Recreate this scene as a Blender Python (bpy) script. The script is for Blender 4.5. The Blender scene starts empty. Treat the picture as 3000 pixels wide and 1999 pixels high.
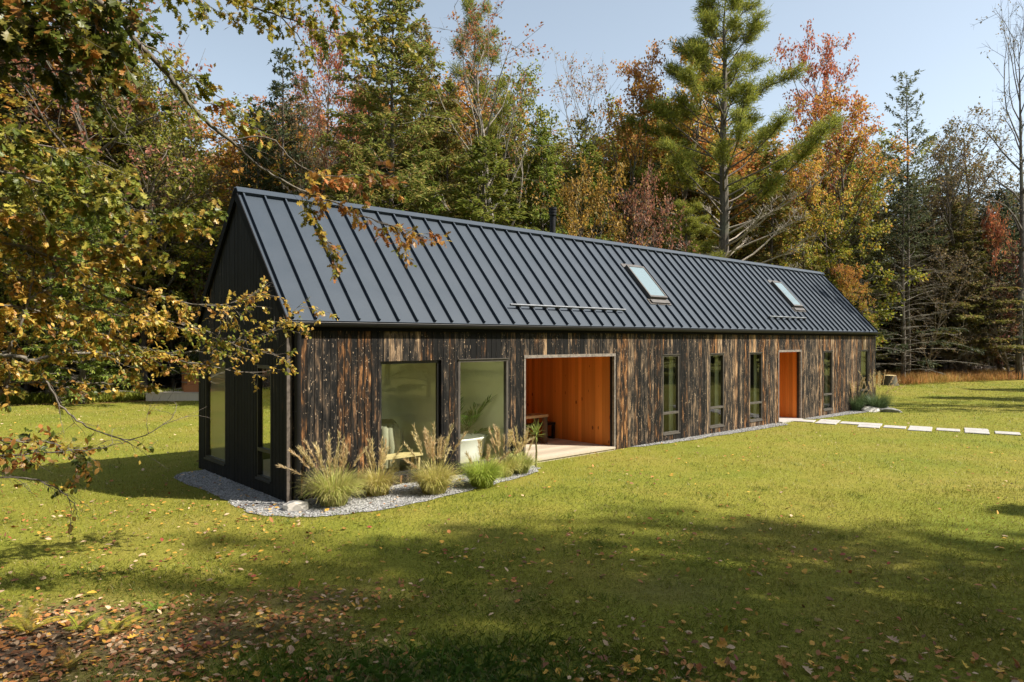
import bpy, bmesh, math
import numpy as np
from mathutils import Vector, Matrix
R = math.radians
sc = bpy.context.scene
col = sc.collection

# ------------------------------------------------------------------ helpers
class MB:
    """collects vertex / face blocks and links them as one mesh object"""
    def __init__(s): s.v = []; s.n = 0; s.f = []
    def add(s, V, F, c=(1, 1, 1), m=0):
        V = np.asarray(V, float).reshape(-1, 3); F = np.asarray(F, int)
        if len(F) == 0: return
        c = np.asarray(c, float)
        if c.ndim == 1: c = np.tile(c, (len(F), 1))
        s.v.append(V); s.f.append((F + s.n, c, m)); s.n += len(V)
    def mesh(s, name, mats, smooth=False):
        me = bpy.data.meshes.new(name)
        V = np.concatenate(s.v); me.vertices.add(len(V)); me.vertices.foreach_set('co', V.astype(np.float32).ravel())
        lv = np.concatenate([f.ravel() for f, _, _ in s.f]); tot = np.concatenate([np.full(len(f), f.shape[1]) for f, _, _ in s.f])
        start = np.concatenate([[0], np.cumsum(tot)[:-1]])
        me.loops.add(len(lv)); me.loops.foreach_set('vertex_index', lv.astype(np.int32))
        me.polygons.add(len(tot)); me.polygons.foreach_set('loop_start', start.astype(np.int32))
        me.polygons.foreach_set('loop_total', tot.astype(np.int32))
        me.polygons.foreach_set('material_index', np.concatenate([np.full(len(f), m) for f, _, m in s.f]).astype(np.int32))
        me.polygons.foreach_set('use_smooth', np.full(len(tot), smooth))
        me.update(calc_edges=True)
        a = me.attributes.new('Col', 'FLOAT_COLOR', 'FACE')
        C = np.ones((len(tot), 4), np.float32); C[:, :3] = np.concatenate([c for _, c, _ in s.f]); a.data.foreach_set('color', C.ravel())
        for m in (mats if isinstance(mats, (list, tuple)) else [mats]): me.materials.append(m)
        me.validate()
        return me
    def build(s, name, mats, parent=None, smooth=False):
        return link(name, s.mesh(name, mats, smooth), parent)
    def gbox(s, f, a0, a1, b0, b1, c0, c1, c=(1, 1, 1), m=0):
        P = [f(a, b, d) for d in (c0, c1) for b in (b0, b1) for a in (a0, a1)]
        s.add(P, [(0, 2, 3, 1), (4, 5, 7, 6), (0, 1, 5, 4), (2, 6, 7, 3), (0, 4, 6, 2), (1, 3, 7, 5)], c, m)
    def box(s, x0, x1, y0, y1, z0, z1, c=(1, 1, 1), m=0):
        s.gbox(lambda a, b, d: (a, b, d), x0, x1, y0, y1, z0, z1, c, m)
    def segs(s, P0, P1, r0, r1, k=4, c=(1, 1, 1), m=0):
        P0 = np.asarray(P0, float).reshape(-1, 3); P1 = np.asarray(P1, float).reshape(-1, 3); n = len(P0)
        if n == 0: return
        r0 = np.broadcast_to(r0, (n,)); r1 = np.broadcast_to(r1, (n,))
        d = P1 - P0; d = d / (np.linalg.norm(d, axis=1, keepdims=True) + 1e-9)
        ref = np.where(np.abs(d[:, 2:3]) > .8, [[1., 0, 0]], [[0, 0, 1.]])
        a = np.cross(d, ref); a /= np.linalg.norm(a, axis=1, keepdims=True) + 1e-9; b = np.cross(d, a)
        th = np.arange(k) * 2 * math.pi / k
        ring = np.cos(th)[None, :, None] * a[:, None] + np.sin(th)[None, :, None] * b[:, None]
        V = np.concatenate([P0[:, None] + ring * r0[:, None, None], P1[:, None] + ring * r1[:, None, None]], 1)
        q = np.array([(i, (i + 1) % k, k + (i + 1) % k, k + i) for i in range(k)])
        F = (np.arange(n)[:, None, None] * 2 * k + q[None]).reshape(-1, 4)
        c = np.asarray(c, float)
        if c.ndim == 2: c = np.repeat(c, k, 0)
        s.add(V, F, c, m)
    def path(s, P, r, k=6, c=(1, 1, 1), m=0, caps=False):
        """tube with shared rings along a polyline"""
        P = np.asarray(P, float); n = len(P); r = np.broadcast_to(r, (n,))
        T = np.gradient(P, axis=0); T /= np.linalg.norm(T, axis=1, keepdims=True) + 1e-9
        a = np.cross(T[0], (0, 0, 1.) if abs(T[0][2]) < .9 else (1., 0, 0)); V = []
        th = np.arange(k) * 2 * math.pi / k
        for i in range(n):
            a = a - T[i] * (a @ T[i]); a = a / (np.linalg.norm(a) + 1e-9); b = np.cross(T[i], a)
            V.append(P[i] + r[i] * (np.cos(th)[:, None] * a + np.sin(th)[:, None] * b))
        F = [(i * k + j, i * k + (j + 1) % k, (i + 1) * k + (j + 1) % k, (i + 1) * k + j) for i in range(n - 1) for j in range(k)]
        s.add(np.concatenate(V), F, c, m)
        if caps:
            s.add(V[0], [tuple(range(k))[::-1]], c, m); s.add(V[-1], [tuple(range(k))], c, m)
    def lathe(s, prof, k=24, o=(0, 0, 0), c=(1, 1, 1), m=0, sx=1, sy=1):
        th = np.arange(k) * 2 * math.pi / k
        V = np.concatenate([np.stack([o[0] + r * sx * np.cos(th), o[1] + r * sy * np.sin(th), np.full(k, o[2] + z)], 1) for r, z in prof])
        F = [(i * k + j, i * k + (j + 1) % k, (i + 1) * k + (j + 1) % k, (i + 1) * k + j) for i in range(len(prof) - 1) for j in range(k)]
        s.add(V, F, c, m)
    def blades(s, P, d, n, L, W, c, m=0, shape=None):
        """leaves: P base, d axis, n normal (rows); shape = outline in (along, across, lift)"""
        if shape is None: shape = RHOMB
        N = len(P)
        if N == 0: return
        d = d / (np.linalg.norm(d, axis=1, keepdims=True) + 1e-9)
        w = np.cross(n, d); w /= np.linalg.norm(w, axis=1, keepdims=True) + 1e-9; u = np.cross(d, w)
        L = np.broadcast_to(L, (N,))[:, None, None]; W = np.broadcast_to(W, (N,))[:, None, None]
        sh = np.asarray(shape)
        V = P[:, None] + d[:, None] * (sh[None, :, 0:1] * L) + w[:, None] * (sh[None, :, 1:2] * W) + u[:, None] * (sh[None, :, 2:3] * W)
        k = len(sh)
        s.add(V, np.arange(N * k).reshape(N, k), c, m)

RHOMB = [(0, 0, 0), (.45, .5, .12), (1, 0, -.05), (.45, -.5, .12)]
OVAL = [(0, 0, 0), (.18, .3, .06), (.45, .5, .1), (.75, .33, .04), (1, 0, -.08), (.75, -.33, .04), (.45, -.5, .1), (.18, -.3, .06)]
OAK = [(0, .03, 0), (.2, .14, .03), (.3, .42, .1), (.42, .17, .05), (.55, .55, .12), (.68, .2, .04), (.84, .36, .04), (.88, .12, 0), (1, 0, -.08),
       (.88, -.12, 0), (.84, -.36, .04), (.68, -.2, .04), (.55, -.55, .12), (.42, -.17, .05), (.3, -.42, .1), (.2, -.14, .03), (0, -.03, 0)]

def link(name, data, parent=None):
    o = bpy.data.objects.new(name, data); col.objects.link(o)
    if parent: o.parent = parent
    return o
def tag(o, label, cat, group=None, kind=None):
    o['label'] = label; o['category'] = cat
    if group: o['group'] = group
    if kind: o['kind'] = kind
    return o
def thing(name, label, cat, loc=(0, 0, 0), rz=0, group=None):
    o = link(name, None); o.location = loc; o.rotation_euler = (0, 0, rz)
    return tag(o, label, cat, group)
def struct(o, label=None, kind='structure'):
    o['kind'] = kind
    if label: o['label'] = label
    return o

# ------------------------------------------------------------------ camera & light
CAM = np.array([0, 0, 2.7]); FPX = 1609.0
def at(x, y, d):
    """bearing (measured on the 2353 px survey sheet) and distance -> world point"""
    return np.array([(x - 1176.5) / FPX * d, d, 2.7 - (y - 781.9) / FPX * d])
cam = bpy.data.cameras.new('camera'); co = link('camera', cam)
co.location = CAM; co.rotation_euler = (R(90), 0, 0)
cam.sensor_width = 36; cam.lens = FPX / 2353 * 36; cam.shift_y = -.0009; cam.clip_end = 1500
sc.camera = co
EL = R(45.5); SD = np.array([.984 * math.cos(EL), -.178 * math.cos(EL), math.sin(EL)])
sun = bpy.data.lights.new('sun', 'SUN'); so = link('sun', sun)
sun.energy = 5.0; sun.angle = R(.55); sun.color = (1, .92, .80)
so.rotation_euler = Vector(SD).to_track_quat('Z', 'Y').to_euler(); so.location = (0, 0, 40)
w = bpy.data.worlds.new('World'); sc.world = w; w.use_nodes = True
nt = w.node_tree; sky = nt.nodes.new('ShaderNodeTexSky'); sky.sky_type = 'NISHITA'; sky.sun_disc = False
sky.sun_elevation = EL; sky.sun_rotation = math.atan2(SD[0], SD[1]); sky.air_density = 1.0; sky.dust_density = 1.2; sky.ozone_density = 1.0
bg = nt.nodes['Background']; bg.inputs[1].default_value = .108
hs = nt.nodes.new('ShaderNodeHueSaturation'); hs.inputs['Hue'].default_value = .487; hs.inputs['Saturation'].default_value = .60; hs.inputs['Value'].default_value = 1.0
nt.links.new(sky.outputs[0], hs.inputs['Color']); nt.links.new(hs.outputs[0], bg.inputs[0])
sc.view_settings.view_transform = 'Standard'; sc.view_settings.look = 'None'; sc.view_settings.exposure = .95; sc.view_settings.gamma = 1
sc.cycles.max_bounces = 9; sc.cycles.diffuse_bounces = 5; sc.cycles.glossy_bounces = 3; sc.cycles.transmission_bounces = 5; sc.cycles.transparent_max_bounces = 8
sc.cycles.use_denoising = True

# ------------------------------------------------------------------ materials
class NT:
    def __init__(s, name):
        s.m = bpy.data.materials.new(name); s.m.use_nodes = True; s.t = s.m.node_tree; s.t.nodes.clear()
        s.out = s.t.nodes.new('ShaderNodeOutputMaterial')
    def n(s, typ, **kw):
        nd = s.t.nodes.new('ShaderNode' + typ)
        for k, v in kw.items():
            if k.startswith('i_'):
                k = k[2:]; k = int(k) if k.isdigit() else k.replace('_', ' ')
                if isinstance(v, bpy.types.NodeSocket): s.t.links.new(v, nd.inputs[k])
                else: nd.inputs[k].default_value = v
            else: setattr(nd, k, v)
        return nd
    def math(s, op, a, b=0., c=None):
        nd = s.n('Math', operation=op, i_0=a, i_1=b)
        if c is not None:
            if isinstance(c, bpy.types.NodeSocket): s.t.links.new(c, nd.inputs[2])
            else: nd.inputs[2].default_value = c
        return nd.outputs[0]
    def mix(s, f, a, b, bt='MIX'):
        nd = s.n('Mix', data_type='RGBA', blend_type=bt)
        for i, v in ((0, f), (6, a), (7, b)):
            if isinstance(v, bpy.types.NodeSocket): s.t.links.new(v, nd.inputs[i])
            else: nd.inputs[i].default_value = (*v, 1) if isinstance(v, tuple) and len(v) == 3 else v
        return nd.outputs[2]
    def noise(s, vec, scale, detail=4., rough=.55, out=0):
        return s.n('TexNoise', i_Vector=vec, i_Scale=scale, i_Detail=detail, i_Roughness=rough).outputs[out]
    def ramp(s, f, stops, interp='LINEAR'):
        nd = s.n('ValToRGB', i_0=f); r = nd.color_ramp; r.interpolation = interp
        while len(r.elements) < len(stops): r.elements.new(.5)
        for e, (p, c) in zip(r.elements, stops):
            e.position = p; e.color = (*c, 1) if isinstance(c, tuple) else (c, c, c, 1)
        return nd.outputs[0]
    def mapping(s, vec, scale=(1, 1, 1), loc=(0, 0, 0)):
        return s.n('Mapping', i_Vector=vec, i_Scale=scale, i_Location=loc).outputs[0]
    def surf(s, color, rough=.6, spec=.4, metal=0., bump=None, bstr=.3, bdist=.01):
        p = s.n('BsdfPrincipled')
        for k, v in (('Base Color', color), ('Roughness', rough), ('Specular IOR Level', spec), ('Metallic', metal)):
            if isinstance(v, bpy.types.NodeSocket): s.t.links.new(v, p.inputs[k])
            else: p.inputs[k].default_value = (*v, 1) if isinstance(v, tuple) else v
        if bump is not None:
            b = s.n('Bump', i_Strength=bstr, i_Distance=bdist, i_Height=bump); s.t.links.new(b.outputs[0], p.inputs['Normal'])
        s.t.links.new(p.outputs[0], s.out.inputs[0]); return s.m
    def col(s): return s.n('Attribute', attribute_name='Col').outputs[0]
    def obj(s): return s.n('TexCoord').outputs['Object']
    def pos(s): return s.n('NewGeometry').outputs['Position']

def mat_leaf(name, trans=.4, rough=.55, spec=.3, var=.25):
    t = NT(name); c = t.col()
    rnd = t.n('ObjectInfo').outputs['Random']
    hs = t.n('HueSaturation', i_Color=c, i_Hue=t.math('MULTIPLY_ADD', rnd, .03, .485), i_Saturation=1.0, i_Value=t.math('MULTIPLY_ADD', rnd, var, 1 - var / 2)).outputs[0]
    p = t.n('BsdfPrincipled', i_Base_Color=hs, i_Roughness=rough, i_Specular_IOR_Level=spec)
    tr = t.n('BsdfTranslucent', i_Color=t.mix(.0, hs, hs))
    mx = t.n('MixShader', i_0=trans, i_1=p.outputs[0], i_2=tr.outputs[0]); t.t.links.new(mx.outputs[0], t.out.inputs[0]); return t.m
LEAF = mat_leaf('leaf', .45); NEEDLE = mat_leaf('needle', .4, .6, .2); BLADE = mat_leaf('grass_blade', .35, .5, .3, 0.)
NEARLEAF = mat_leaf('near_leaf', .42, .4, .4, 0.); DEADLEAF = mat_leaf('dead_leaf', .15, .6, .25, .5)

def mat_bark():
    t = NT('bark'); o = t.obj(); n1 = t.noise(t.mapping(o, (9, 9, 2)), 3., 6.); n2 = t.noise(o, .9, 3.)
    c = t.mix(1., t.col(), t.ramp(n1, [(.3, .45), (.7, 1.35)]), 'MULTIPLY'); c = t.mix(t.ramp(n2, [(.5, 0.), (.75, .5)]), c, (.16, .18, .12))
    return t.surf(c, .9, .15, bump=n1, bstr=.6, bdist=.02)
BARK = mat_bark()
def mat_plain(name, c, rough=.5, spec=.4, metal=0., nscale=6., namt=.25, bstr=.0):
    t = NT(name); n = t.noise(t.obj(), nscale, 5.)
    cc = t.mix(1., c, t.ramp(n, [(.25, 1 - namt), (.75, 1 + namt)]), 'MULTIPLY')
    rr = t.math('MULTIPLY_ADD', n, .2, rough - .1)
    return t.surf(cc, rr, spec, metal, n if bstr else None, bstr, .01)

def mat_char():
    """charred boards: Col = (random, burn level, random)"""
    t = NT('charred_boards'); sep = t.n('SeparateColor', i_0=t.col()); rnd, burn_shade, r2 = sep.outputs
    o = t.obj(); off = t.n('CombineXYZ', i_0=t.math('MULTIPLY', rnd, 37.), i_1=t.math('MULTIPLY', r2, 23.), i_2=t.math('MULTIPLY', rnd, 91.)).outputs[0]
    p = t.n('VectorMath', operation='ADD', i_0=o, i_1=off).outputs[0]
    streak = t.noise(t.mapping(p, (30, 30, 2.4)), 1., 6., .68)
    patch = t.noise(t.mapping(p, (12, 12, 2.5)), 1., 5., .62)
    fine = t.noise(t.mapping(p, (120, 120, 6)), 1., 3., .6)
    v = t.math('ADD', t.math('MULTIPLY', t.math('SUBTRACT', streak, .5), 1.1), t.math('MULTIPLY', t.math('SUBTRACT', patch, .5), 1.75))
    v = t.math('ADD', v, burn_shade); v = t.math('ADD', v, t.math('MULTIPLY', t.math('SUBTRACT', fine, .5), .35))
    warm = t.ramp(v, [(.18, (.006, .006, .006)), (.40, (.018, .014, .011)), (.56, (.085, .042, .018)), (.74, (.24, .115, .045)), (.95, (.42, .24, .105))])
    grey = t.ramp(v, [(.18, (.007, .007, .007)), (.42, (.03, .026, .022)), (.60, (.10, .072, .048)), (.80, (.26, .18, .11)), (1., (.42, .31, .19))])
    c = t.mix(t.ramp(r2, [(.2, 0.), (.6, 1.)]), warm, grey)
    # pale knots and chipped flecks
    def fleck(sc_, size, thr, seed):
        q = t.n('Mapping', i_Vector=p, i_Scale=sc_, i_Location=(seed, seed, seed)).outputs[0]
        q = t.n('VectorMath', operation='ADD', i_0=q, i_1=t.n('VectorMath', operation='SCALE', i_0=t.noise(q, 1.7, 2., .5, 1), i_Scale=.7).outputs[0]).outputs[0]
        vo = t.n('TexVoronoi', i_Vector=q, i_Scale=1., i_Randomness=1.)
        rc = t.n('SeparateColor', i_0=vo.outputs['Color']).outputs[0]
        rad = t.math('MULTIPLY', t.math('SUBTRACT', rc, thr), size / (1 - thr))
        return t.math('GREATER_THAN', rad, vo.outputs['Distance'])
    f1 = fleck((24, 24, 13), .26, .74, 3.1); f2 = fleck((48, 48, 30), .32, .76, 8.7); f3 = fleck((36, 36, 7), .25, .76, 15.3)
    f = t.math('MAXIMUM', t.math('MAXIMUM', f1, f2), f3)
    fc = t.mix(t.noise(p, 30., 2.), (.28, .17, .09), (.56, .45, .32))
    c = t.mix(t.math('MULTIPLY', f, t.ramp(burn_shade, [(.12, 0.), (.32, .78)])), c, fc)  # flecks fade out on the gable as part of its painted shade
    return t.surf(c, t.math('MULTIPLY_ADD', streak, .25, .55), .14, bump=t.math('ADD', streak, t.math('MULTIPLY', fine, .5)), bstr=.5, bdist=.006)
CHAR = mat_char()
def mat_cedar(name, a, b, knots=True, rough=.5):
    t = NT(name); sep = t.n('SeparateColor', i_0=t.col()); rnd = sep.outputs[0]; o = t.obj()
    off = t.n('CombineXYZ', i_0=t.math('MULTIPLY', rnd, 51.), i_1=t.math('MULTIPLY', rnd, 17.), i_2=t.math('MULTIPLY', rnd, 77.)).outputs[0]
    p = t.n('VectorMath', operation='ADD', i_0=o, i_1=off).outputs[0]
    g = t.noise(t.mapping(p, (22, 22, .9)), 1., 6., .6)
    c = t.mix(g, a, b); c = t.mix(1., c, t.ramp(rnd, [(0., .72), (1., 1.22)]), 'MULTIPLY')
    if knots:
        vo = t.n('TexVoronoi', i_Vector=t.mapping(p, (6, 6, 3.2)), i_Scale=1.); rc = t.n('SeparateColor', i_0=vo.outputs['Color']).outputs[0]
        k = t.math('LESS_THAN', vo.outputs['Distance'], t.math('MULTIPLY', t.math('SUBTRACT', rc, .48), .36))
        c = t.mix(t.math('MULTIPLY', k, .85), c, (.12, .022, .006))
    return t.surf(c, rough, .3, bump=g, bstr=.25, bdist=.004)
CEDAR = mat_cedar('cedar_lining', (.52, .165, .026), (.76, .30, .062))
DECK = mat_cedar('deck_boards', (.40, .34, .25), (.58, .51, .41), False, .65)
TUBWOOD = mat_cedar('tub_staves', (.26, .09, .035), (.40, .17, .07), False)
def mat_roof():
    t = NT('roof_metal'); o = t.obj(); n = t.noise(t.mapping(o, (1.2, 1.2, 1.2)), 1.3, 4.); n2 = t.noise(o, 45., 2.)
    c = t.mix(n, (.034, .047, .064), (.046, .060, .079))
    return t.surf(c, t.math('MULTIPLY_ADD', n, .12, .40), .25, 0., t.math('ADD', n, t.math('MULTIPLY', n2, .03)), .10, .05)
ROOF = mat_roof()
BLACK = mat_plain('black_metal', (.010, .010, .011), .45, .25)
TRIM = mat_plain('matte_black_trim', (.008, .008, .009), .75, .08)
BRONZE = mat_plain('window_frame_metal', (.075, .066, .058), .42, .5)
FRAMEB = mat_plain('black_frame', (.015, .015, .015), .4, .5)
WEATHER = mat_plain('weathered_trim', (.19, .165, .14), .8, .2, 0, 14., .5)
STEEL = mat_plain('guard_steel', (.20, .21, .22), .4, .4, .5)
PLASTER = mat_plain('interior_plaster', (.80, .81, .62), .9, .1, 0, 3., .05)
OAKFLOOR = mat_plain('interior_floor', (.52, .43, .31), .5, .3, 0, 8., .2)
TUBWHITE = mat_plain('white_enamel', (.82, .82, .8), .2, .5, 0, 3., .03)
FABRIC = mat_plain('pale_fabric', (.30, .30, .23), .9, .1, 0, 20., .12)
PALEWOOD = mat_plain('pale_wood', (.58, .46, .24), .55, .3, 0, 15., .2)
CONCRETE = mat_plain('pale_concrete', (.37, .36, .345), .85, .2, 0, 9., .18, .3)
ROCK = mat_plain('pale_rock', (.70, .66, .60), .9, .2, 0, 5., .3, .4)
DARKROCK = mat_plain('grey_rock', (.22, .22, .21), .9, .2, 0, 5., .45, .5)
POTC = mat_plain('clay_pot', (.25, .12, .07), .8, .2)
def mat_glass(name='window_glass', base=.07, gain=1.0, tint=(.93, .96, .9)):
    t = NT(name); fa = t.n('LayerWeight', i_Blend=.5).outputs['Facing']
    f = t.math('MULTIPLY_ADD', t.math('POWER', fa, 4.), .9, base)
    gl = t.n('BsdfGlossy', i_Color=(1, 1, 1, 1), i_Roughness=.0); tr = t.n('BsdfTransparent', i_Color=(*tint, 1))
    mx = t.n('MixShader', i_0=f, i_1=tr.outputs[0], i_2=gl.outputs[0]); t.t.links.new(mx.outputs[0], t.out.inputs[0]); return t.m
GLASS = mat_glass(); 
def mat_skyglass():
    t = NT('skylight_glass'); return t.surf((.17, .23, .25), .05, 1.0)
SKYGLASS = mat_skyglass()
def mat_gravel():
    t = NT('gravel_bed'); o = t.pos(); vo = t.n('TexVoronoi', i_Vector=o, i_Scale=42.)
    g = t.n('SeparateColor', i_0=vo.outputs['Color']).outputs[0]
    c = t.ramp(g, [(0., (.13, .13, .13)), (.5, (.28, .28, .275)), (1., (.46, .46, .45))])
    return t.surf(c, .9, .2, bump=vo.outputs['Distance'], bstr=.8, bdist=.02)
GRAVEL = mat_gravel()
def mat_stone():
    t = NT('gravel_stone'); return t.surf(t.col(), .85, .25)
STONE = mat_stone()

# house frame: u along the long front, v into the house
HN = np.array([-3.716, 11.577]); HY = .73518
HX = np.array([math.cos(HY), math.sin(HY)]); HV = np.array([-math.sin(HY), math.cos(HY)])
def loc2w(u, v, z=0): p = HN + u * HX + v * HV; return np.array([p[0], p[1], z])
def w2loc(x, y): dx = x - HN[0]; dy = y - HN[1]; return dx * HX[0] + dy * HX[1], dx * HV[0] + dy * HV[1]
HL, HW = 24.70, 4.333

# ------------------------------------------------------------------ ground
def vnoise(x, y, s, seed=0):
    """cheap smooth value noise, -1..1"""
    x = np.asarray(x, float) / s + seed * 17.3; y = np.asarray(y, float) / s + seed * 9.1
    xi = np.floor(x); yi = np.floor(y); fx = x - xi; fy = y - yi; fx = fx * fx * (3 - 2 * fx); fy = fy * fy * (3 - 2 * fy)
    h = lambda a, b: (np.sin(a * 127.1 + b * 311.7 + seed * 74.7) * 43758.5453) % 1.0
    return 2 * ((h(xi, yi) * (1 - fx) + h(xi + 1, yi) * fx) * (1 - fy) + (h(xi, yi + 1) * (1 - fx) + h(xi + 1, yi + 1) * fx) * fy) - 1
def ground_z(x, y):
    x = np.asarray(x, float); y = np.asarray(y, float)
    u, v = w2loc(x, y)
    du = np.maximum(np.maximum(-u, u - HL), 0); dv = np.maximum(np.maximum(-v, v - HW), 0)
    k = np.clip((np.hypot(du, dv) - 1.4) / 3, 0, 1)
    z = .05 * vnoise(x, y, 3.1, 1) + .04 * vnoise(x, y, 7.3, 2) + .015 * vnoise(x, y, 1.1, 3)
    e = y - .4 * x - 40
    return z * k + np.clip(e, 0, 200) * .035
def soil(x, y):
    """0..1 bare, leaf-strewn earth"""
    a = 1.12 - np.hypot((x + 4.7) / 3.1, (y - 6.25) / 1.2) + .42 * vnoise(x, y, .8, 5) + .2 * vnoise(x, y, .3, 25)
    b = .75 - np.hypot((x + 1.4) / 2.2, (y - 7.3) / .6) + .55 * vnoise(x, y, .7, 6)
    c = .25 * vnoise(x, y, .9, 7) + .45 * vnoise(x, y, 2.3, 8) - .42 - .03 * np.maximum(y - 9, 0)
    return np.clip(np.maximum(np.maximum(a * 1.1, b * .9), c * 1.6), 0, 1)
def make_ground():
    xs = np.concatenate([np.linspace(-600, -40, 12), np.linspace(-36, -12, 25), np.linspace(-11.5, 14, 103), np.linspace(15, 46, 32), np.linspace(50, 600, 12)])
    ys = np.concatenate([np.linspace(-300, -12, 8), np.linspace(-8, 3, 12), np.linspace(3.25, 20, 68), np.linspace(21, 70, 50), np.linspace(76, 700, 14)])
    X, Y = np.meshgrid(xs, ys); Z = ground_z(X, Y)
    nx, ny = len(xs), len(ys)
    i = np.arange(nx * ny).reshape(ny, nx)
    F = np.stack([i[:-1, :-1], i[:-1, 1:], i[1:, 1:], i[1:, :-1]], -1).reshape(-1, 4)
    mb = MB()
    cx = .25 * (X[:-1, :-1] + X[1:, 1:] + X[:-1, 1:] + X[1:, :-1]); cy = .25 * (Y[:-1, :-1] + Y[1:, 1:] + Y[:-1, 1:] + Y[1:, :-1])
    mb.add(np.stack([X, Y, Z], -1), F)
    me = mb.mesh('ground', mat_ground(), True)
    a = me.attributes.new('Soil', 'FLOAT', 'POINT'); a.data.foreach_set('value', soil(X, Y).ravel().astype(np.float32))
    struct(link('ground', me), 'mown lawn with bare leafy earth and wooded floor beyond')
def mat_ground():
    t = NT('ground'); p = t.pos(); x, y, z = t.n('SeparateXYZ', i_0=p).outputs
    n1 = t.noise(p, .35, 4.); n2 = t.noise(p, 2.2, 5.); n3 = t.noise(p, 28., 4., .7); n4 = t.noise(p, 90., 2.)
    g = t.ramp(n1, [(.3, (.14, .165, .022)), (.5, (.19, .185, .028)), (.7, (.225, .19, .04))])
    g = t.mix(t.ramp(n2, [(.45, 0.), (.75, .55)]), g, (.12, .14, .012))
    g = t.mix(1., g, t.ramp(n3, [(.25, .5), (.75, 1.45)]), 'MULTIPLY')
    s = t.ramp(n2, [(.3, (.075, .05, .032)), (.7, (.15, .11, .075))]); s = t.mix(1., s, t.ramp(n3, [(.25, .55), (.75, 1.4)]), 'MULTIPLY')
    vo = t.n('TexVoronoi', i_Vector=p, i_Scale=9.); rr = t.n('SeparateColor', i_0=vo.outputs['Color']).outputs[0]
    f = t.ramp(rr, [(0., (.05, .03, .016)), (.5, (.13, .07, .03)), (.8, (.20, .10, .04)), (1., (.24, .14, .06))])
    e = t.math('SUBTRACT', y, t.math('MULTIPLY_ADD', x, .4, 37.2)); e = t.math('ADD', e, t.math('MULTIPLY', t.math('SUBTRACT', n1, .5), 5.))
    c = t.mix(t.n('Attribute', attribute_name='Soil').outputs['Fac'], g, s)
    c = t.mix(t.ramp(t.math('MULTIPLY_ADD', e, .5, .5), [(.2, 0.), (.8, 1.)]), c, f)
    return t.surf(c, .95, .1, bump=n3, bstr=.5, bdist=.03)
make_ground()

# ------------------------------------------------------------------ house
house = thing('house', 'long gabled house clad in charred vertical boards with black standing seam metal roof', 'house', (HN[0], HN[1], 0), HY)
rng = np.random.default_rng(11)
FT, OPN = 2.90, []          # wall top
WIN = [(1.78, 3.15, .17, 2.31), (3.56, 4.90, .17, 2.31), (10.40, 11.17, .19, 2.31), (12.65, 13.44, .19, 2.31), (14.88, 15.68, .19, 2.31), (20.02, 20.77, .19, 2.31), (23.26, 24.02, .19, 2.31)]
PORCH = (5.36, 8.41, -.02, 2.36); ENTRY = (16.67, 18.25, -.02, 2.36)
ADDED_BWIN = [(.9, 2.9, .2, 2.3), (3.7, 4.9, .2, 2.3)]  # unseen back windows, added to bring more light into the rooms
GWIN = [(2.80, 3.96, .27, 2.28), (.66, 1.30, .25, 2.25)]
fm = lambda a, b, d: (a, d, b)      # front: along u, up, inwards
gm = lambda a, b, d: (d, a, b)      # gable: along v
def boards(mb, f, a0, a1, z0, top, openings, level, bw=.137, th=.022):
    a = a0; flip = f is gm
    while a < a1 - 1e-4:
        b = min(a + bw * rng.uniform(.93, 1.07), a1)
        if a1 - b < .04: b = a1
        cuts = sorted({a, b} | {e for o in openings for e in o[:2] if a + .004 < e < b - .004})
        r0, r2 = rng.random(2); lv = level(.5 * (a + b)) + rng.normal(0, .085)
        for p, q in zip(cuts[:-1], cuts[1:]):
            m = .5 * (p + q); iv = [(z0, None)]
            for o in openings:
                if o[0] <= m <= o[1]:
                    iv = [(z0, o[2])] if o[2] > z0 + .02 else []
                    iv.append((o[3], None)); break
            for k, (l, h) in enumerate(iv):
                c = (r0, lv, r2) if k == 0 else (rng.random(), lv + rng.normal(0, .12), rng.random())
                g = .005
                x0 = p + (g if p == a else .001); x1 = q - (g if q == b else .001)
                t0, t1 = (top(x0), top(x1)) if h is None else (h, h)
                dd = rng.uniform(0, .003)
                P = [f(x, z, d) for d in (dd, th) for (x, z) in ((x0, l), (x1, l), (x1, t1), (x0, t0))]
                mb.add(P, [(0, 1, 2, 3), (4, 7, 6, 5), (0, 4, 5, 1), (3, 2, 6, 7), (0, 3, 7, 4), (1, 5, 6, 2)], c)
        a = b
lev = lambda u: .295 + .18 * min(1, max(0, (u - 3) / 15)) + .10 * math.sin(u * 1.3) * math.sin(u * .37 + 1)
mb = MB(); boards(mb, fm, .075, HL - .06, -.03, lambda a: FT, WIN + [PORCH, ENTRY], lev); mb.build('wall', CHAR, house)
RZ0, RZ1, RV0 = 3.03, 5.525, -.08
gtop = lambda v: RZ0 - .10 + (min(v, HW - v) - RV0) * (RZ1 - RZ0) / (HW / 2 - RV0)
mb = MB(); boards(mb, gm, .03, HW / 2, -.03, gtop, GWIN, lambda v: .0); boards(mb, gm, HW / 2, HW, -.03, gtop, GWIN, lambda v: .0); mb.build('wall', CHAR, house)  # gable boards near black: the shade there is put into their colour
mb = MB(); gm2 = lambda a, b, d: (HL - d, a, b)
boards(mb, gm2, 0, HW / 2, -.03, gtop, [], lambda v: .34); boards(mb, gm2, HW / 2, HW, -.03, gtop, [], lambda v: .34)
boards(mb, lambda a, b, d: (a, HW - d, b), 0.03, HL, -.03, lambda a: FT, ADDED_BWIN, lambda v: .34); mb.build('wall', CHAR, house)
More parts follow.
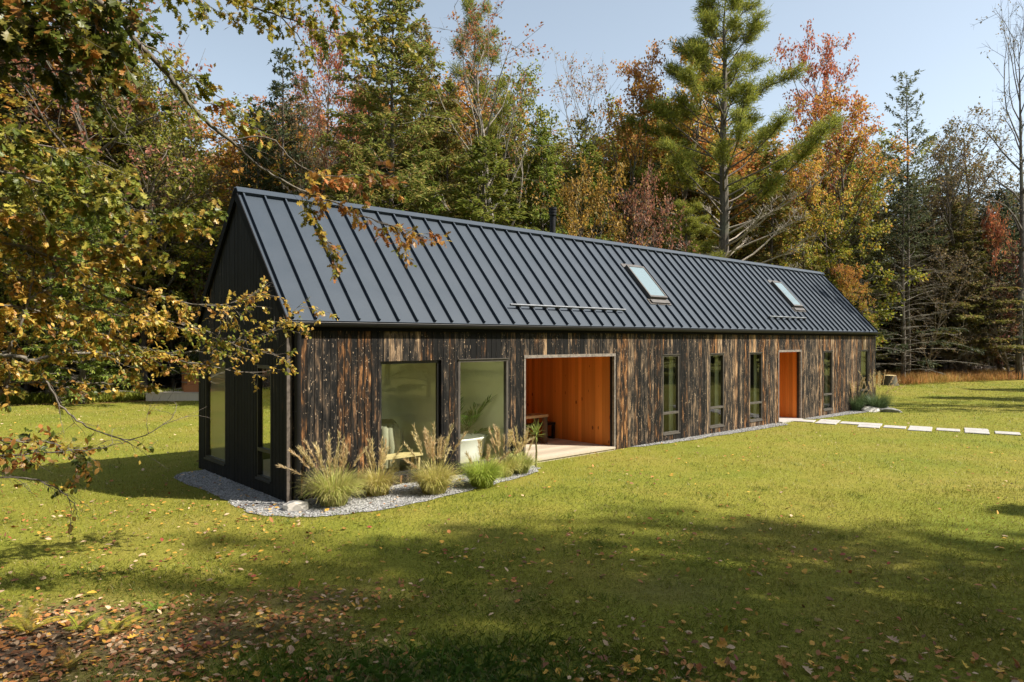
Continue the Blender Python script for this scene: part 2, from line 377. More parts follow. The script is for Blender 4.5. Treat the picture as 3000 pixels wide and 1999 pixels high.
# sheathing behind the boards, cut round the openings
mb = MB()
def sheath(f, a0, a1, z0, z1, ops, d0=.024, d1=.13, c=(1, 1, 1)):
    xs = sorted({a0, a1} | {e for o in ops for e in o[:2]})
    for p, q in zip(xs[:-1], xs[1:]):
        m = .5 * (p + q); l = z0; done = False
        for o in ops:
            if o[0] <= m <= o[1]:
                if o[2] > z0 + .03: mb.gbox(f, p, q, z0, o[2], d0, d1, c)
                mb.gbox(f, p, q, o[3], z1, d0, d1, c); done = True; break
        if not done: mb.gbox(f, p, q, z0, z1, d0, d1, c)
sheath(fm, .03, HL - .03, -.03, 2.86, WIN + [PORCH, ENTRY]); sheath(gm, .14, HW - .14, -.03, 2.86, GWIN)
sheath(lambda a, b, d: (HL - d, a, b), .14, HW - .14, -.03, 2.86, []); sheath(lambda a, b, d: (a, HW - d, b), .03, HL - .03, -.03, 2.86, ADDED_BWIN)
for u in (.03, HL - .12):
    P = [(u, .1, 2.87), (u, HW - .1, 2.87), (u, HW / 2, 5.25), (u + .09, .1, 2.87), (u + .09, HW - .1, 2.87), (u + .09, HW / 2, 5.25)]
    mb.add(P, [(0, 1, 2), (3, 5, 4)]); mb.add(P, [(0, 3, 4, 1), (0, 2, 5, 3), (1, 4, 5, 2)])
mb.build('wall_core', BLACK, house)
# interior lining: walls, partitions, ceiling; floor
mb = MB()
for (u0, u1) in ((.14, 3.36), (3.44, 5.22), (8.55, 16.53), (18.39, HL - .14)):
    cuts = [c for c in ((u0, .9), (2.9, u1)) if u0 < 1] or ([(u0, 3.7), (4.9, u1)] if u0 < 4 else [(u0, u1)])
    for (c0, c1) in cuts: mb.box(c0, c1, HW - .16, HW - .135, .05, 2.7)
    mb.box(u0, u1, .135, HW - .135, 2.7, 2.74)
for (a, b) in ((3.36, 3.44), (5.22, 5.24), (8.53, 8.55), (16.51, 16.53), (18.39, 18.41), (HL - .16, HL - .138)): mb.box(a, b, .14, HW - .165, .05, 2.695)
mb.build('interior_wall', PLASTER, house)
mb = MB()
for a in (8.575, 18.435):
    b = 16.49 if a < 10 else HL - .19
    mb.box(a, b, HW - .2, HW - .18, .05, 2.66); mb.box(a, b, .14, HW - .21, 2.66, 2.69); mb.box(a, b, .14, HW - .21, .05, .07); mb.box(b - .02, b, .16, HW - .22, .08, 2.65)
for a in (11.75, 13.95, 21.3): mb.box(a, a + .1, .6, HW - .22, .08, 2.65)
mb.build('room_shade_lining', mat_plain('painted_room_shade', (.07, .065, .05), .6, .2, 0, 5., .3), house)  # dark colour painted in for the dimness behind the narrow windows
mb = MB(); mb.box(.14, 5.2, .14, HW - .17, -.02, .045); mb.build('interior_floor', OAKFLOOR, house)
# cedar recesses: porch and entry
def recess(o, depth, nm):
    u0, u1, z0, z1 = o; mb = MB()
    bw = .118
    for (f, a0, a1) in ((lambda a, b, d: (u1 + d, a, b), .05, depth), (lambda a, b, d: (u0 - d, a, b), .05, depth), (lambda a, b, d: (a, depth + d, b), u0, u1)):
        n = round((a1 - a0) / bw)
        for i in range(n):
            p = a0 + (a1 - a0) * i / n; q = a0 + (a1 - a0) * (i + 1) / n
            mb.gbox(f, p + .0015, q - .0015, .0, z1 + .01, .003, .022, (rng.random(), 0, 0))
    for i in range(round((u1 - u0) / bw)):
        mb.box(u0 + i * bw, u0 + (i + 1) * bw - .003, .05, depth, z1 + .012, z1 + .03, (rng.random(), 0, 0))
    mb.build(nm, CEDAR, house)
    fr = MB(); w = .055
    fr.box(u0 - .012, u1 + .012, -.025, .05, z1 - w, z1 + .012); fr.box(u0 - .012, u0 + .035, -.02, .05, z0, z1 - w); fr.box(u1 - .03, u1 + .012, -.02, .05, z0, z1 - w)
    f = fr.build(nm.replace('lining', 'frame'), WEATHER, house)
    bl = MB(); bl.box(u1 - .045, u1 - .001, .052, .11, .02, z1 - .01); bl.build('jamb_flashing', BLACK, house)
recess(PORCH, 3.3, 'porch_lining'); recess(ENTRY, 1.5, 'entry_lining')
mb = MB()
for i in range(24):
    v = -.06 + i * .14; mb.box(5.365, 8.375, v, v + .131, .045, .085, (rng.random(), 0, 0))
mb.box(5.37, 8.37, -.035, -.01, -.12, .036, (.4, 0, 0)); mb.build('porch_floor', DECK, house)
mb = MB(); mb.box(16.72, 18.2, -.12, 1.49, -.06, .045); mb.build('entry_slab', CONCRETE, house)
mb = MB(); mb.box(16.95, 17.9, 1.43, 1.495, .05, 2.2, (.5, 0, 0)); dr = mb.build('door', CEDAR, house)
mb = MB(); mb.box(17.8, 17.83, 1.36, 1.43, .95, 1.25); mb.build('handle', BLACK, dr)
# windows
def window(f, o, mat, split=None, w=.045, d0=.012, d1=.075, sill=True):
    a0, a1, z0, z1 = o; fr = MB()
    a0 += .004; a1 -= .004; z0 += .004; z1 -= .004
    fr.gbox(f, a0, a1, z1 - w, z1, d0, d1); fr.gbox(f, a0, a1, z0, z0 + w, d0, d1)
    fr.gbox(f, a0, a0 + w, z0 + w, z1 - w, d0, d1); fr.gbox(f, a1 - w, a1, z0 + w, z1 - w, d0, d1)
    if split: fr.gbox(f, a0 + w, a1 - w, split - .03, split + .03, d0 - .002, d1 + .002)
    for (p, q, r_, s_) in ((a0, a0 + .012, z0, z1), (a1 - .012, a1, z0, z1), (a0 + .012, a1 - .012, z0, z0 + .012), (a0 + .012, a1 - .012, z1 - .012, z1)):
        fr.gbox(f, p, q, r_, s_, d1 + .001, .129)
    F = fr.build('window', mat, house)
    for (p, q) in ([(z0 + w, z1 - w)] if not split else [(z0 + w, split - .03), (split + .03, z1 - w)]):
        g = MB(); g.gbox(f, a0 + w, a1 - w, p, q, d1 - .022, d1 - .02); F2 = MB(); 
        P = [f(a0 + w, p, d1 - .02), f(a1 - w, p, d1 - .02), f(a1 - w, q, d1 - .02), f(a0 + w, q, d1 - .02)]
        F2.add(P, [(0, 1, 2, 3)]); F2.build('pane', GLASS, F)
    if sill:
        s = MB(); s.gbox(f, a0 - .004, a1 + .004, z0 - .03, z0 + .002, d0 - .03, d0 - .001); s.build('sill', mat, F)
        s = MB(); s.gbox(f, a0 - .004, a1 + .004, z1 + .001, z1 + .016, d0 - .03, d0 - .001); s.build('head_flashing', mat, F)
window(fm, WIN[0], FRAMEB, None, .05, .055, .115); window(fm, WIN[1], BRONZE, None, .05, -.006, .06)
for o in WIN[2:]: window(fm, o, BRONZE, .745)
window(gm, GWIN[0], FRAMEB, None); window(gm, GWIN[1], FRAMEB, .76)
for o in ADDED_BWIN: window(lambda a, b, d: (a, HW - d, b), o, FRAMEB)
# roof
CX, SX = (HW / 2 - RV0), (RZ1 - RZ0); SL = math.hypot(CX, SX); CX /= SL; SX /= SL
rf = lambda u, s, h: (u, RV0 + s * CX - h * SX, RZ0 + s * SX + h * CX)
rb = lambda u, s, h: (u, HW - (RV0 + s * CX - h * SX), RZ0 + s * SX + h * CX)
U0, U1 = -.035, HL + .035
mb = MB()
for f in (rf, rb): mb.gbox(f, U0, U1, 0, SL, -.05, 0)
SKYL = [(10.62, 11.40, 1.06, 2.32), (18.98, 19.66, 1.10, 2.34)]
ribs = [.065 + i * .4118 for i in range(60)]
for f in (rf, rb):
    for u in ribs:
        sp = [(.02, SL - .10)]
        if f is rf:
            for (a, b, s0, s1) in SKYL:
                if a - .03 < u < b + .03: sp = [(.02, s0 - .22), (s1 + .16, SL - .10)]
        for (p, q) in sp: mb.gbox(f, u - .015, u + .015, p, q, .001, .058); 
roof = mb.build('roof', ROOF, house)
mb = MB()
for f in (rf, rb): mb.gbox(f, U0 - .01, U1 + .01, SL - .13, SL + .012, .059, .072)
for f in (rf, rb): mb.gbox(f, U0 - .012, U1 + .012, SL - .128, SL - .122, .004, .0585)
mb.build('ridge_cap', ROOF, roof)
for f in (rf, rb):
    for (a, b) in ((U0 - .022, U0 - .002), (U1 + .002, U1 + .022)): mb = MB(); mb.gbox(f, a, b, -.01, SL + .01, -.12, .03); mb.build('rake_trim', TRIM, roof)
mb = MB()     # fascia, soffit and half round gutter
mb.box(U0, U1, -.055, -.03, 2.86, 2.975); mb.build('fascia', TRIM, roof)
mb = MB(); mb.box(U0, U1, HW + .03, HW + .055, 2.86, 2.975); mb.build('fascia', TRIM, roof)
th = np.linspace(math.pi, 2 * math.pi, 9); gu = MB()
prof = [(-.125 + .062 * math.cos(a), 2.995 + .075 * math.sin(a)) for a in th] + [(-.125 + .056 * math.cos(a), 2.995 + .069 * math.sin(a)) for a in th[::-1]]
k = len(prof); V = [(u, y, z) for u in (U0 - .02, U1 + .02) for (y, z) in prof]
gu.add(V, [(i, (i + 1) % k, k + (i + 1) % k, k + i) for i in range(k)]); gu.add(V, [tuple(range(k)), tuple(range(2 * k - 1, k - 1, -1))])
gu.path([(U0 - .02, -.187, 2.999), (U1 + .02, -.187, 2.999)], .008, 6)
for u in np.arange(.6, HL, 1.22): gu.box(u, u + .02, -.192, -.06, 2.988, 3.0)
gu.build('gutter', BLACK, roof)
dn = MB(); dn.path([(.15, -.11, 2.93), (.15, -.09, 2.8), (.15, -.062, 2.68), (.15, -.066, .12), (.15, -.085, .06), (.15, -.2, .05)], .055, 12)
for z in (.45, 1.5, 2.5): dn.box(.10, .20, -.105, -.001, z, z + .022)
dn.build('downspout', BLACK, house, True)
mb = MB(); mb.box(-.012, .07, -.014, .02, -.03, FT - .05); mb.build('corner_board', mat_plain('corner_trim', (.105, .088, .074), .8, .15, 0, 14., .5), house)
mb = MB(); mb.box(HL - .055, HL + .012, -.012, .02, -.03, FT - .05); mb.build('corner_board', BLACK, house)
for (a, b, s0, s1) in SKYL:
    mb = MB(); h = .11
    mb.gbox(rf, a, b, s1 - .06, s1, .001, h); mb.gbox(rf, a, b, s0, s0 + .06, .001, h); mb.gbox(rf, a, a + .05, s0 + .06, s1 - .06, .001, h); mb.gbox(rf, b - .05, b, s0 + .06, s1 - .06, .001, h)
    mb.gbox(rf, a - .09, b + .09, s0 - .2, s0 - .001, .002, .02); mb.gbox(rf, a - .06, b + .06, s1 + .001, s1 + .14, .002, .02)
    mb.gbox(rf, a - .02, b + .02, s0 - .17, s0 - .05, .021, .06)
    sk = mb.build('skylight', BRONZE, house)
    g = MB(); g.gbox(rf, a + .05, b - .05, s0 + .06, s1 - .06, .06, h - .012); g.build('pane', SKYGLASS, sk)
for (a, b) in ((5.13, 9.06), (16.45, 19.05)):
    mb = MB()
    mb.gbox(rf, a, b, .49, .52, .07, .115)
    sg = mb.build('snow_guard', STEEL, house)
    for u in ribs:
        if a - .05 < u < b + .05: cl = MB(); cl.gbox(rf, u - .03, u + .03, .47, .54, .02, .069); cl.build('clamp', BLACK, sg)
mb = MB(); mb.path([(8.9, 2.62, 4.7), (8.9, 2.62, 6.18)], .085, 20, caps=True)
mb.lathe([(.16, .0), (.17, .03), (.09, .10)], 20, (8.9, 2.62, 5.07)); ch = mb.build('chimney', BLACK, house, True)
mb = MB(); mb.lathe([(.10, 0), (.118, .01), (.118, .05), (.104, .055), (.104, .085), (.118, .09), (.118, .13), (.104, .135), (.104, .165), (.122, .17), (.122, .225), (0, .24)], 20, (8.9, 2.62, 6.16)); mb.build('chimney_cap', BLACK, ch)
# white interior curtain edges behind the narrow windows
LINEN = mat_plain('curtain_linen', (.62, .64, .55), .9, .1, 0, 9., .08)
for o in WIN[2:]:
    mb = MB()
    du = .12 * (o[1] + 5) / 11.1
    for i in range(4): mb.box(o[1] + du - .31 + i * .05, o[1] + du - .31 + i * .05 + .0501, .24 + .012 * (i % 2), .262 + .012 * (i % 2), .06, 2.5)
    mb.build('curtain', LINEN, house)

# ------------------------------------------------------------------ furniture in and round the house
def hthing(name, label, cat, u, v, z=0, rz=0, group=None):
    p = loc2w(u, v, z); return thing(name, label, cat, tuple(p), HY + rz, group)
t = hthing('bathtub', 'white freestanding bathtub close behind the second large window', 'bathtub', 4.15, .75, .046)
mb = MB(); mb.lathe([(.30, 0), (.33, .02), (.36, .3), (.40, .55), (.425, .585), (.40, .595), (.37, .57), (.33, .3), (.26, .12), (0, .1)], 36, sx=1.75, sy=1.05); mb.build('tub_shell', TUBWHITE, t, True)
mb = MB(); mb.path([(-.66, .42, 0), (-.66, .42, .8), (-.6, .36, .86), (-.5, .26, .84), (-.47, .23, .76)], .014, 8); mb.build('faucet', STEEL, t, True)
t = hthing('palm_plant', 'green potted palm behind the bathtub in the second large window', 'plant', 4.72, 1.35, .046)
mb = MB(); mb.lathe([(0, 0), (.16, 0), (.2, .34), (.185, .34), (.17, .3), (0, .3)], 20); mb.build('pot', POTC, t, True)
def palm(t, h, n, L, seed, cc):
    r = np.random.default_rng(seed); mb = MB(); P0 = []; P1 = []; B = []; D = []; Nn = []
    for i in range(n):
        az = i * 2.4; e = r.uniform(.5, 1.35); d = np.array([math.cos(az) * math.cos(e), math.sin(az) * math.cos(e), math.sin(e)])
        pts = [np.array([0, 0, .3])]
        for j in range(6): pts.append(pts[-1] + d * (L / 6)); d = d + np.array([0, 0, -.13]); d /= np.linalg.norm(d)
        for j in range(6):
            P0.append(pts[j]); P1.append(pts[j + 1])
            if j < 2: continue
            sd = np.cross(pts[j + 1] - pts[j], (0, 0, 1)); sd /= np.linalg.norm(sd) + 1e-6; ax = (pts[j + 1] - pts[j]); ax /= np.linalg.norm(ax)
            for q in range(4):
                for sg in (-1, 1):
                    B.append(pts[j] + (pts[j + 1] - pts[j]) * q / 4); D.append(ax * .8 + sd * sg * .8 + r.normal(0, .08, 3)); Nn.append((0, 0, 1))
    mb.segs(P0, P1, .006, .005, 4, (.12, .16, .03)); B = np.array(B)
    mb.blades(B, np.array(D), np.array(Nn, float), h, .03, cc * r.uniform(.7, 1.3, (len(B), 1))); mb.build('foliage', BLADE, t)
palm(t, .36, 13, 1.25, 5, np.array([[.10, .22, .03]]))
t = hthing('armchair', 'pale rounded upholstered armchair behind the first large window', 'armchair', 2.72, 1.35, .046, .3)
t.scale = (1.15, 1.15, 1.05)
mb = MB(); mb.lathe([(0, .12), (.40, .12), (.44, .2), (.44, .42), (.40, .46), (0, .47)], 28); mb.build('seat', FABRIC, t, True)
mb = MB()
for i in range(19):
    a = R(200) + R(220) * (i - 9) / 18 + R(-65)
    mb.path([(math.cos(a) * .42, math.sin(a) * .42, .12), (math.cos(a) * .47, math.sin(a) * .47, .5), (math.cos(a) * .44, math.sin(a) * .44, .84), (math.cos(a) * .36, math.sin(a) * .36, .86)], .085, 8, caps=True)
mb.build('backrest', FABRIC, t, True)
for a in (0, 1.57, 3.14, 4.71):
    mb = MB(); mb.path([(math.cos(a) * .3, math.sin(a) * .3, 0), (math.cos(a) * .3, math.sin(a) * .3, .13)], .02, 8, caps=True); mb.build('leg', PALEWOOD, t)
t = hthing('bench', 'pale wooden bench just inside the first large window', 'bench', 2.35, .42, .046)
mb = MB(); mb.box(-.55, .55, -.16, .16, .40, .445); mb.build('seat', PALEWOOD, t)
for (x, y) in ((-.48, -.11), (.48, -.11), (-.48, .11), (.48, .11)):
    mb = MB(); mb.box(x - .02, x + .02, y - .02, y + .02, 0, .399); mb.build('leg', PALEWOOD, t)
CT = mat_cedar('charred_table', (.05, .035, .025), (.16, .10, .06), False)
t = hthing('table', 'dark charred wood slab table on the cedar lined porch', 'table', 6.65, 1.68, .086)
mb = MB(); mb.box(-.95, .92, -.22, .22, .67, .735, (.9, 0, 0)); mb.build('tabletop', mat_cedar('lit_table_boards', (.22, .12, .06), (.40, .25, .14), False), t)  # top coloured lighter than the legs so it looks lit
for s in (-.9, .86):
    for y in (-.2, .11):
        mb = MB(); mb.box(s - .05, s + .05, y, y + .09, 0, .669, (.3, 0, 0)); mb.build('leg', CT, t)
    mb = MB(); mb.box(s - .04, s + .04, -.109, .109, .02, .08, (.3, 0, 0)); mb.build('stretcher', CT, t)
t = hthing('bench', 'low black bench standing against the porch wall beyond the dark table', 'bench', 7.58, 2.12, .086)
mb = MB(); mb.box(-.75, .75, -.17, .17, .37, .43); mb.build('seat', BLACK, t)
for s in (-.7, .7):
    mb = MB(); mb.box(s - .035, s + .035, -.17, -.1, .05, .369); mb.box(s - .035, s + .035, .1, .17, .05, .369); mb.box(s - .035, s + .035, -.17, .17, 0, .049); mb.build('leg', BLACK, t)
t = hthing('potted_palm', 'young spiky palm plant growing beside the porch deck', 'plant', 5.33, -.40, 0)
mb = MB(); mb.path([(0, 0, 0), (.02, 0, .35), (.0, .01, .66)], [.025, .02, .016], 8, (.14, .12, .05)); mb.build('stem', BARK, t)
r = np.random.default_rng(8); mb = MB(); n = 46; az = r.uniform(0, 6.28, n); e = r.uniform(-.5, 1.5, n)
D = np.stack([np.cos(az) * np.cos(e), np.sin(az) * np.cos(e), np.sin(e)], 1); mb.blades(np.tile([0, 0, .66], (n, 1)) + r.normal(0, .02, (n, 3)) + np.outer(r.uniform(0, .12, n), (0, 0, 1)), D, np.tile([.1, .2, 1.], (n, 1)), r.uniform(.22, .38, n), .03, np.array([[.22, .27, .06]]) * r.uniform(.6, 1.4, (n, 1))); mb.build('foliage', BLADE, t)

# cedar hot tub on a pale platform far behind the gable
hx, hy_ = -14.55, 33.0
t = thing('hot_tub', 'round cedar hot tub with wooden steps on a pale platform behind the house', 'hot tub', (hx, hy_, .36))
mb = MB()
for i in range(40):
    a = i * 2 * math.pi / 40; b = a + 2 * math.pi / 40 * .95
    P = [(r_ * math.cos(q), r_ * math.sin(q), z) for z in (0, 1.1) for (r_, q) in ((.92, a), (.92, b), (.85, b), (.85, a))]
    mb.add(P, [(0, 1, 5, 4), (3, 7, 6, 2), (4, 5, 6, 7), (0, 4, 7, 3), (1, 2, 6, 5)], (rng.random(), 0, 0))
mb.build('barrel', TUBWOOD, t)
for z in (.38, .78):
    mb = MB(); mb.lathe([(.925, z), (.945, z), (.945, z + .04), (.925, z + .04)], 40); mb.build('hoop', STEEL, t)
mb = MB(); mb.lathe([(.94, 1.1), (.96, 1.15), (.9, 1.2), (0, 1.24)], 32); mb.build('lid', BLACK, t)
mb = MB(); mb.box(-.25, .45, -1.45, -.93, 0, .3, (.5, 0, 0)); mb.box(-.2, .4, -1.2, -.93, .301, .6, (.7, 0, 0)); mb.build('step', TUBWOOD, t)
mb = MB(); mb.path([(.3, 1.1, 0), (.3, 1.1, 2.0)], .09, 12, caps=True); mb.build('flue', STEEL, t)
t = thing('deck_platform', 'low pale timber platform under the cedar hot tub', 'platform', (hx, hy_, 0))
mb = MB()
for i in range(24): mb.box(-1.75, 2.2, -1.9 + i * .15, -1.9 + i * .15 + .144, .31, .355, (rng.random(), 0, 0))
mb.build('decking', DECK, t)
mb = MB(); mb.box(-1.72, 2.17, -1.89, -1.85, -.05, .309, (.8, 0, 0)); mb.box(-1.72, -1.68, -1.849, 1.6, -.05, .309, (.2, 0, 0)); mb.build('skirt', DECK, t)

# ------------------------------------------------------------------ gravel, pavers, rocks
GP = [(-.55, 3.95), (-.75, 3.3), (-.68, 1.5), (-.72, .3), (-.65, -.5), (-.35, -.95), (.1, -1.25), (.87, -1.45), (2, -1.4), (3, -1.23), (4.2, -1.05), (5.0, -.85), (5.33, -.5), (5.35, .02), (.02, .02), (.02, 4.0)]
GS = [(9.0, .02), (9.3, -.14), (11, -.30), (13, -.36), (14, -.42), (16.2, -.46), (16.62, -.40), (16.62, .02)]
GS2 = [(18.5, .02), (18.5, -.3), (20, -.42), (22, -.5), (24.5, -.6), (25.2, -.3), (25.2, .02)]
def dens(P, n=5):
    P = np.array(P); Q = []
    for a, b in zip(P, np.roll(P, -1, 0)):
        for k in range(n): Q.append(a + (b - a) * k / n)
    return np.array(Q)
def inside(x, y, P):
    P = np.asarray(P); r = np.zeros(np.shape(x), bool)
    for (x0, y0), (x1, y1) in zip(P, np.roll(P, -1, 0)):
        r ^= ((y0 > y) != (y1 > y)) & (x < (x1 - x0) * (y - y0) / (y1 - y0 + 1e-12) + x0)
    return r
POLY = []
r = np.random.default_rng(3)
mb = MB(); st = MB()
for P in (GP, GS, GS2):
    Q = dens(P); k = (Q[:, 1] < -.01) | (Q[:, 0] < -.01); Q[k] += r.normal(0, .025, Q.shape)[k]; POLY.append(Q)
    V = np.array([loc2w(u, v, .012) for u, v in Q]); mb.add(V, [tuple(range(len(Q)))])
    n = 9000 if P is GP else 2600
    u = r.uniform(Q[:, 0].min() - .05, Q[:, 0].max() + .05, n * 2); v = r.uniform(Q[:, 1].min() - .05, Q[:, 1].max(), n * 2)
    k = inside(u + r.normal(0, .03, n * 2), v + r.normal(0, .03, n * 2), Q); u, v = u[k], v[k]
    W = np.stack([HN[0] + u * HX[0] + v * HV[0], HN[1] + u * HX[1] + v * HV[1], np.full(len(u), .018)], 1)
    s = r.uniform(.008, .02, len(u)); base = np.array([(1, 0, 0), (0, 1, 0), (-1, 0, 0), (0, -1, 0), (0, 0, .6), (0, 0, -.6)])
    V = W[:, None] + (base[None] * r.uniform(.6, 1.3, (len(u), 6, 1)) + r.normal(0, .15, (len(u), 6, 3))) * s[:, None, None]
    F = np.array([(0, 1, 4), (1, 2, 4), (2, 3, 4), (3, 0, 4), (1, 0, 5), (2, 1, 5), (3, 2, 5), (0, 3, 5)])
    g = r.uniform(.13, .44, len(u)); C = np.stack([g, g * r.uniform(.97, 1.02, len(u)), g * r.uniform(.93, 1.02, len(u))], 1)
    st.add(V, (np.arange(len(u))[:, None, None] * 6 + F[None]).reshape(-1, 3), np.repeat(C, 8, 0))
gv = mb.build('gravel_bed', GRAVEL); struct(gv, 'grey crushed stone border along the house base')
tag(st.build('gravel', STONE), 'loose grey crushed stone lying along the house base', 'gravel', kind='stuff')

PD = np.array([.845, -.535]); PQ = np.array([.535, .845]); PAV = []
def gpt(x, y): d = FPX * 2.7 / (y - 781.9); return np.array([(x - 1176.5) / FPX * d, d])
def c5(x, y): return ((2200 + x / 2.614) * .7843, (900 + y / 2.614) * .7843)
ordn = ['first', 'second', 'third', 'fourth', 'fifth', 'sixth', 'seventh', 'eighth', 'ninth']
pv = [((412, 875), 0), ((590, 883), 1), ((765, 893), 0), ((912, 909), 1), ((1102, 921), 0), ((1297, 933), 1), ((1510, 941), 0), ((1728, 948), 1), ((1965, 962), 0)]
for i, (c, dbl) in enumerate(pv):
    g = gpt(*c5(*c))
    for j, sft in enumerate((-.33, .33) if dbl else (0,)):
        p = g + PQ * sft
        lab = '%s row of the paver path from the entry, %s' % (ordn[i], 'single pale square slab' if not dbl else ('nearer pale slab of its pair' if j == 0 else 'farther pale slab of its pair'))
        mb = MB(); e = .012
        P = [(x * .305, y * .305, z) for z, k_ in ((-.05, 1), (.02, 1)) for x, y in ((-1, -1), (1, -1), (1, 1), (-1, 1))] + [(x * (.305 - e), y * (.305 - e), .028) for x, y in ((-1, -1), (1, -1), (1, 1), (-1, 1))]
        mb.add(P, [(0, 1, 5, 4), (1, 2, 6, 5), (2, 3, 7, 6), (3, 0, 4, 7), (4, 5, 9, 8), (5, 6, 10, 9), (6, 7, 11, 10), (7, 4, 8, 11), (8, 9, 10, 11)])
        o = tag(mb.build('stepping_stone', CONCRETE), lab, 'paver', 'square pavers leading from the entry across the lawn')
        o.location = (p[0], p[1], float(ground_z(p[0], p[1])) + .002); o.rotation_euler = (0, 0, math.atan2(PD[1], PD[0]) + rng.normal(0, .015)); PAV.append(p)
PAV = np.array(PAV)
def rock(name, label, cat, loc, s, seed, mat, group=None):
    bm = bmesh.new(); bmesh.ops.create_icosphere(bm, subdivisions=3, radius=1); rr = np.random.default_rng(seed); q = rr.normal(0, 1, (6, 3))
    for v in bm.verts:
        p = np.array(v.co); k = 1
        for a in q:
            a = a / np.linalg.norm(a); d_ = p @ a
            if d_ > .62: p = p - a * (d_ - .62)
        v.co = Vector(p * (1 + .05 * math.sin(7 * p[0] + seed) * math.sin(6 * p[1]))); v.co.x *= s[0]; v.co.y *= s[1]; v.co.z *= s[2]
    me = bpy.data.meshes.new(name); bm.to_mesh(me); bm.free(); me.materials.append(mat)
    o = tag(link(name, me), label, cat, group); o.location = loc; return o
p = gpt(676, 1176); rock('boulder', 'small whitish flat topped rock on gravel at the house corner', 'rock', (p[0], p[1] + .1, .06), (.21, .15, .13), 4, ROCK)
p = gpt(2003, 946); rock('boulder', 'flat pale rock beside the shaded grass clumps at the far corner', 'rock', (p[0], p[1], .05), (.38, .3, .16), 9, ROCK)
p = gpt(2045, 947); rock('boulder', 'low dark grey rock beyond the pale one at the far corner', 'rock', (p[0], p[1], .03), (.5, .35, .13), 12, DARKROCK)
t = thing('tree_stump', 'weathered cut tree stump among rusty dry grass at the wood edge', 'stump', (*gpt(2045, 886), .1))
mb = MB(); mb.lathe([(.55, -.2), (.42, .05), (.36, .45), (.34, .5)], 14, c=(.10, .08, .06)); mb.build('trunk', BARK, t, True)
mb = MB(); mb.lathe([(.34, .5), (.2, .52), (0, .51)], 14); mb.build('cut_face', PALEWOOD, t)
t = thing('fallen_log', 'grey fallen log lying in front of the dark wood', 'log', (34.5, 51.0, .45), .25)
mb = MB(); mb.path([(-1.6, 0, .15), (-.5, .05, .1), (.6, 0, .05), (1.7, .1, 0)], [.3, .33, .3, .24], 12, (.24, .20, .17), caps=True); mb.build('trunk', BARK, t, True)
mb = MB(); mb.path([(.8, 0, .2), (1.3, -.1, .9), (2.2, -.3, 1.5)], [.08, .06, .02], 6, (.3, .26, .22)); mb.build('branch', BARK, t)

# ------------------------------------------------------------------ ornamental grasses
def grass_clump(label, p, h, rad, n, npl, seed, ca, cb, plh=1.0, grp='fountain grass clumps along the house'):
    r = np.random.default_rng(seed); t = thing('fountain_grass', label, 'ornamental grass', (p[0], p[1], 0), 0, grp)
    mb = MB(); az = r.uniform(0, 6.283, n); L = h * r.uniform(.5, .92, n)
    P = np.stack([np.cos(az) * rad * .34 * np.sqrt(r.random(n)), np.sin(az) * rad * .34 * np.sqrt(r.random(n)), np.zeros(n)], 1)
    th0 = r.uniform(.0, .5, n); curl = r.uniform(.3, 1.9, n); k = 5
    pts = [P]; out = np.stack([np.cos(az), np.sin(az), np.zeros(n)], 1); az2 = az + r.normal(0, .4, n); out = np.stack([np.cos(az2), np.sin(az2), np.zeros(n)], 1)
    for j in range(k):
        a = th0 + curl * (j / (k - 1)) ** 1.4; d = out * np.sin(a)[:, None] + np.array([0, 0, 1.]) * np.cos(a)[:, None]
        pts.append(pts[-1] + d * (L / k)[:, None])
    side = np.cross(out, (0, 0, 1.)); tt = r.random(n)[:, None]; C = ca * (1 - tt) + cb * tt; C = C * r.uniform(.7, 1.3, (n, 1))
    for j in range(k):
        w0 = .0055 * (1 - .8 * j / k); w1 = .0055 * (1 - .8 * (j + 1) / k)
        V = np.stack([pts[j] - side * w0, pts[j] + side * w0, pts[j + 1] + side * w1, pts[j + 1] - side * w1], 1)
        mb.add(V, np.arange(n * 4).reshape(n, 4), C)
    mb.build('foliage', BLADE, t)
    for i in range(npl):
        a = r.uniform(0, 6.283); ln = abs(r.normal(0, .33)) + .04; H = h * plh * r.uniform(.85, 1.25); mb = MB()
        o = np.array([math.cos(a), math.sin(a), 0]); q = [o * rad * .12]
        for j in range(8):
            e = ln * (.5 + .12 * j) ; q.append(q[-1] + (o * math.sin(e) + np.array([0, 0, 1]) * math.cos(e)) * H / 8)
        q = np.array(q); mb.path(q, np.linspace(.0035, .0015, 9), 3, (.32, .26, .10))
        m = 90; f = r.uniform(5.0, 8.0, m); i0 = np.minimum(f.astype(int), 7); B = q[i0] + (q[i0 + 1] - q[i0]) * (f - i0)[:, None]
        ax = (q[8] - q[5]); D = ax / np.linalg.norm(ax) + r.normal(0, .33, (m, 3)) + np.array([0, 0, .1])
        cc = np.array([[.62, .50, .27]]) * r.uniform(.7, 1.35, (m, 1)) * r.uniform(.85, 1.1)
        mb.blades(B, D, r.normal(0, 1, (m, 3)), r.uniform(.05, .10, m) * 1.1, .0095, cc); mb.build('plume', BLADE, t)
YG, GG, ST_ = np.array([[.46, .47, .09]]), np.array([[.34, .42, .07]]), np.array([[.62, .54, .24]])
grass_clump('tall plumed fountain grass nearest the house corner and black downspout', gpt(765, 1163) + (0, .05), .78, .60, 2000, 22, 21, GG, ST_, 1.22)
grass_clump('shorter straw coloured fountain grass under the edge of the first large window', gpt(868, 1138), .64, .5, 1400, 13, 22, YG, ST_, 1.25)
grass_clump('full fountain grass clump between the two large windows', gpt(998, 1134), .72, .58, 1800, 22, 23, YG, ST_, 1.36)
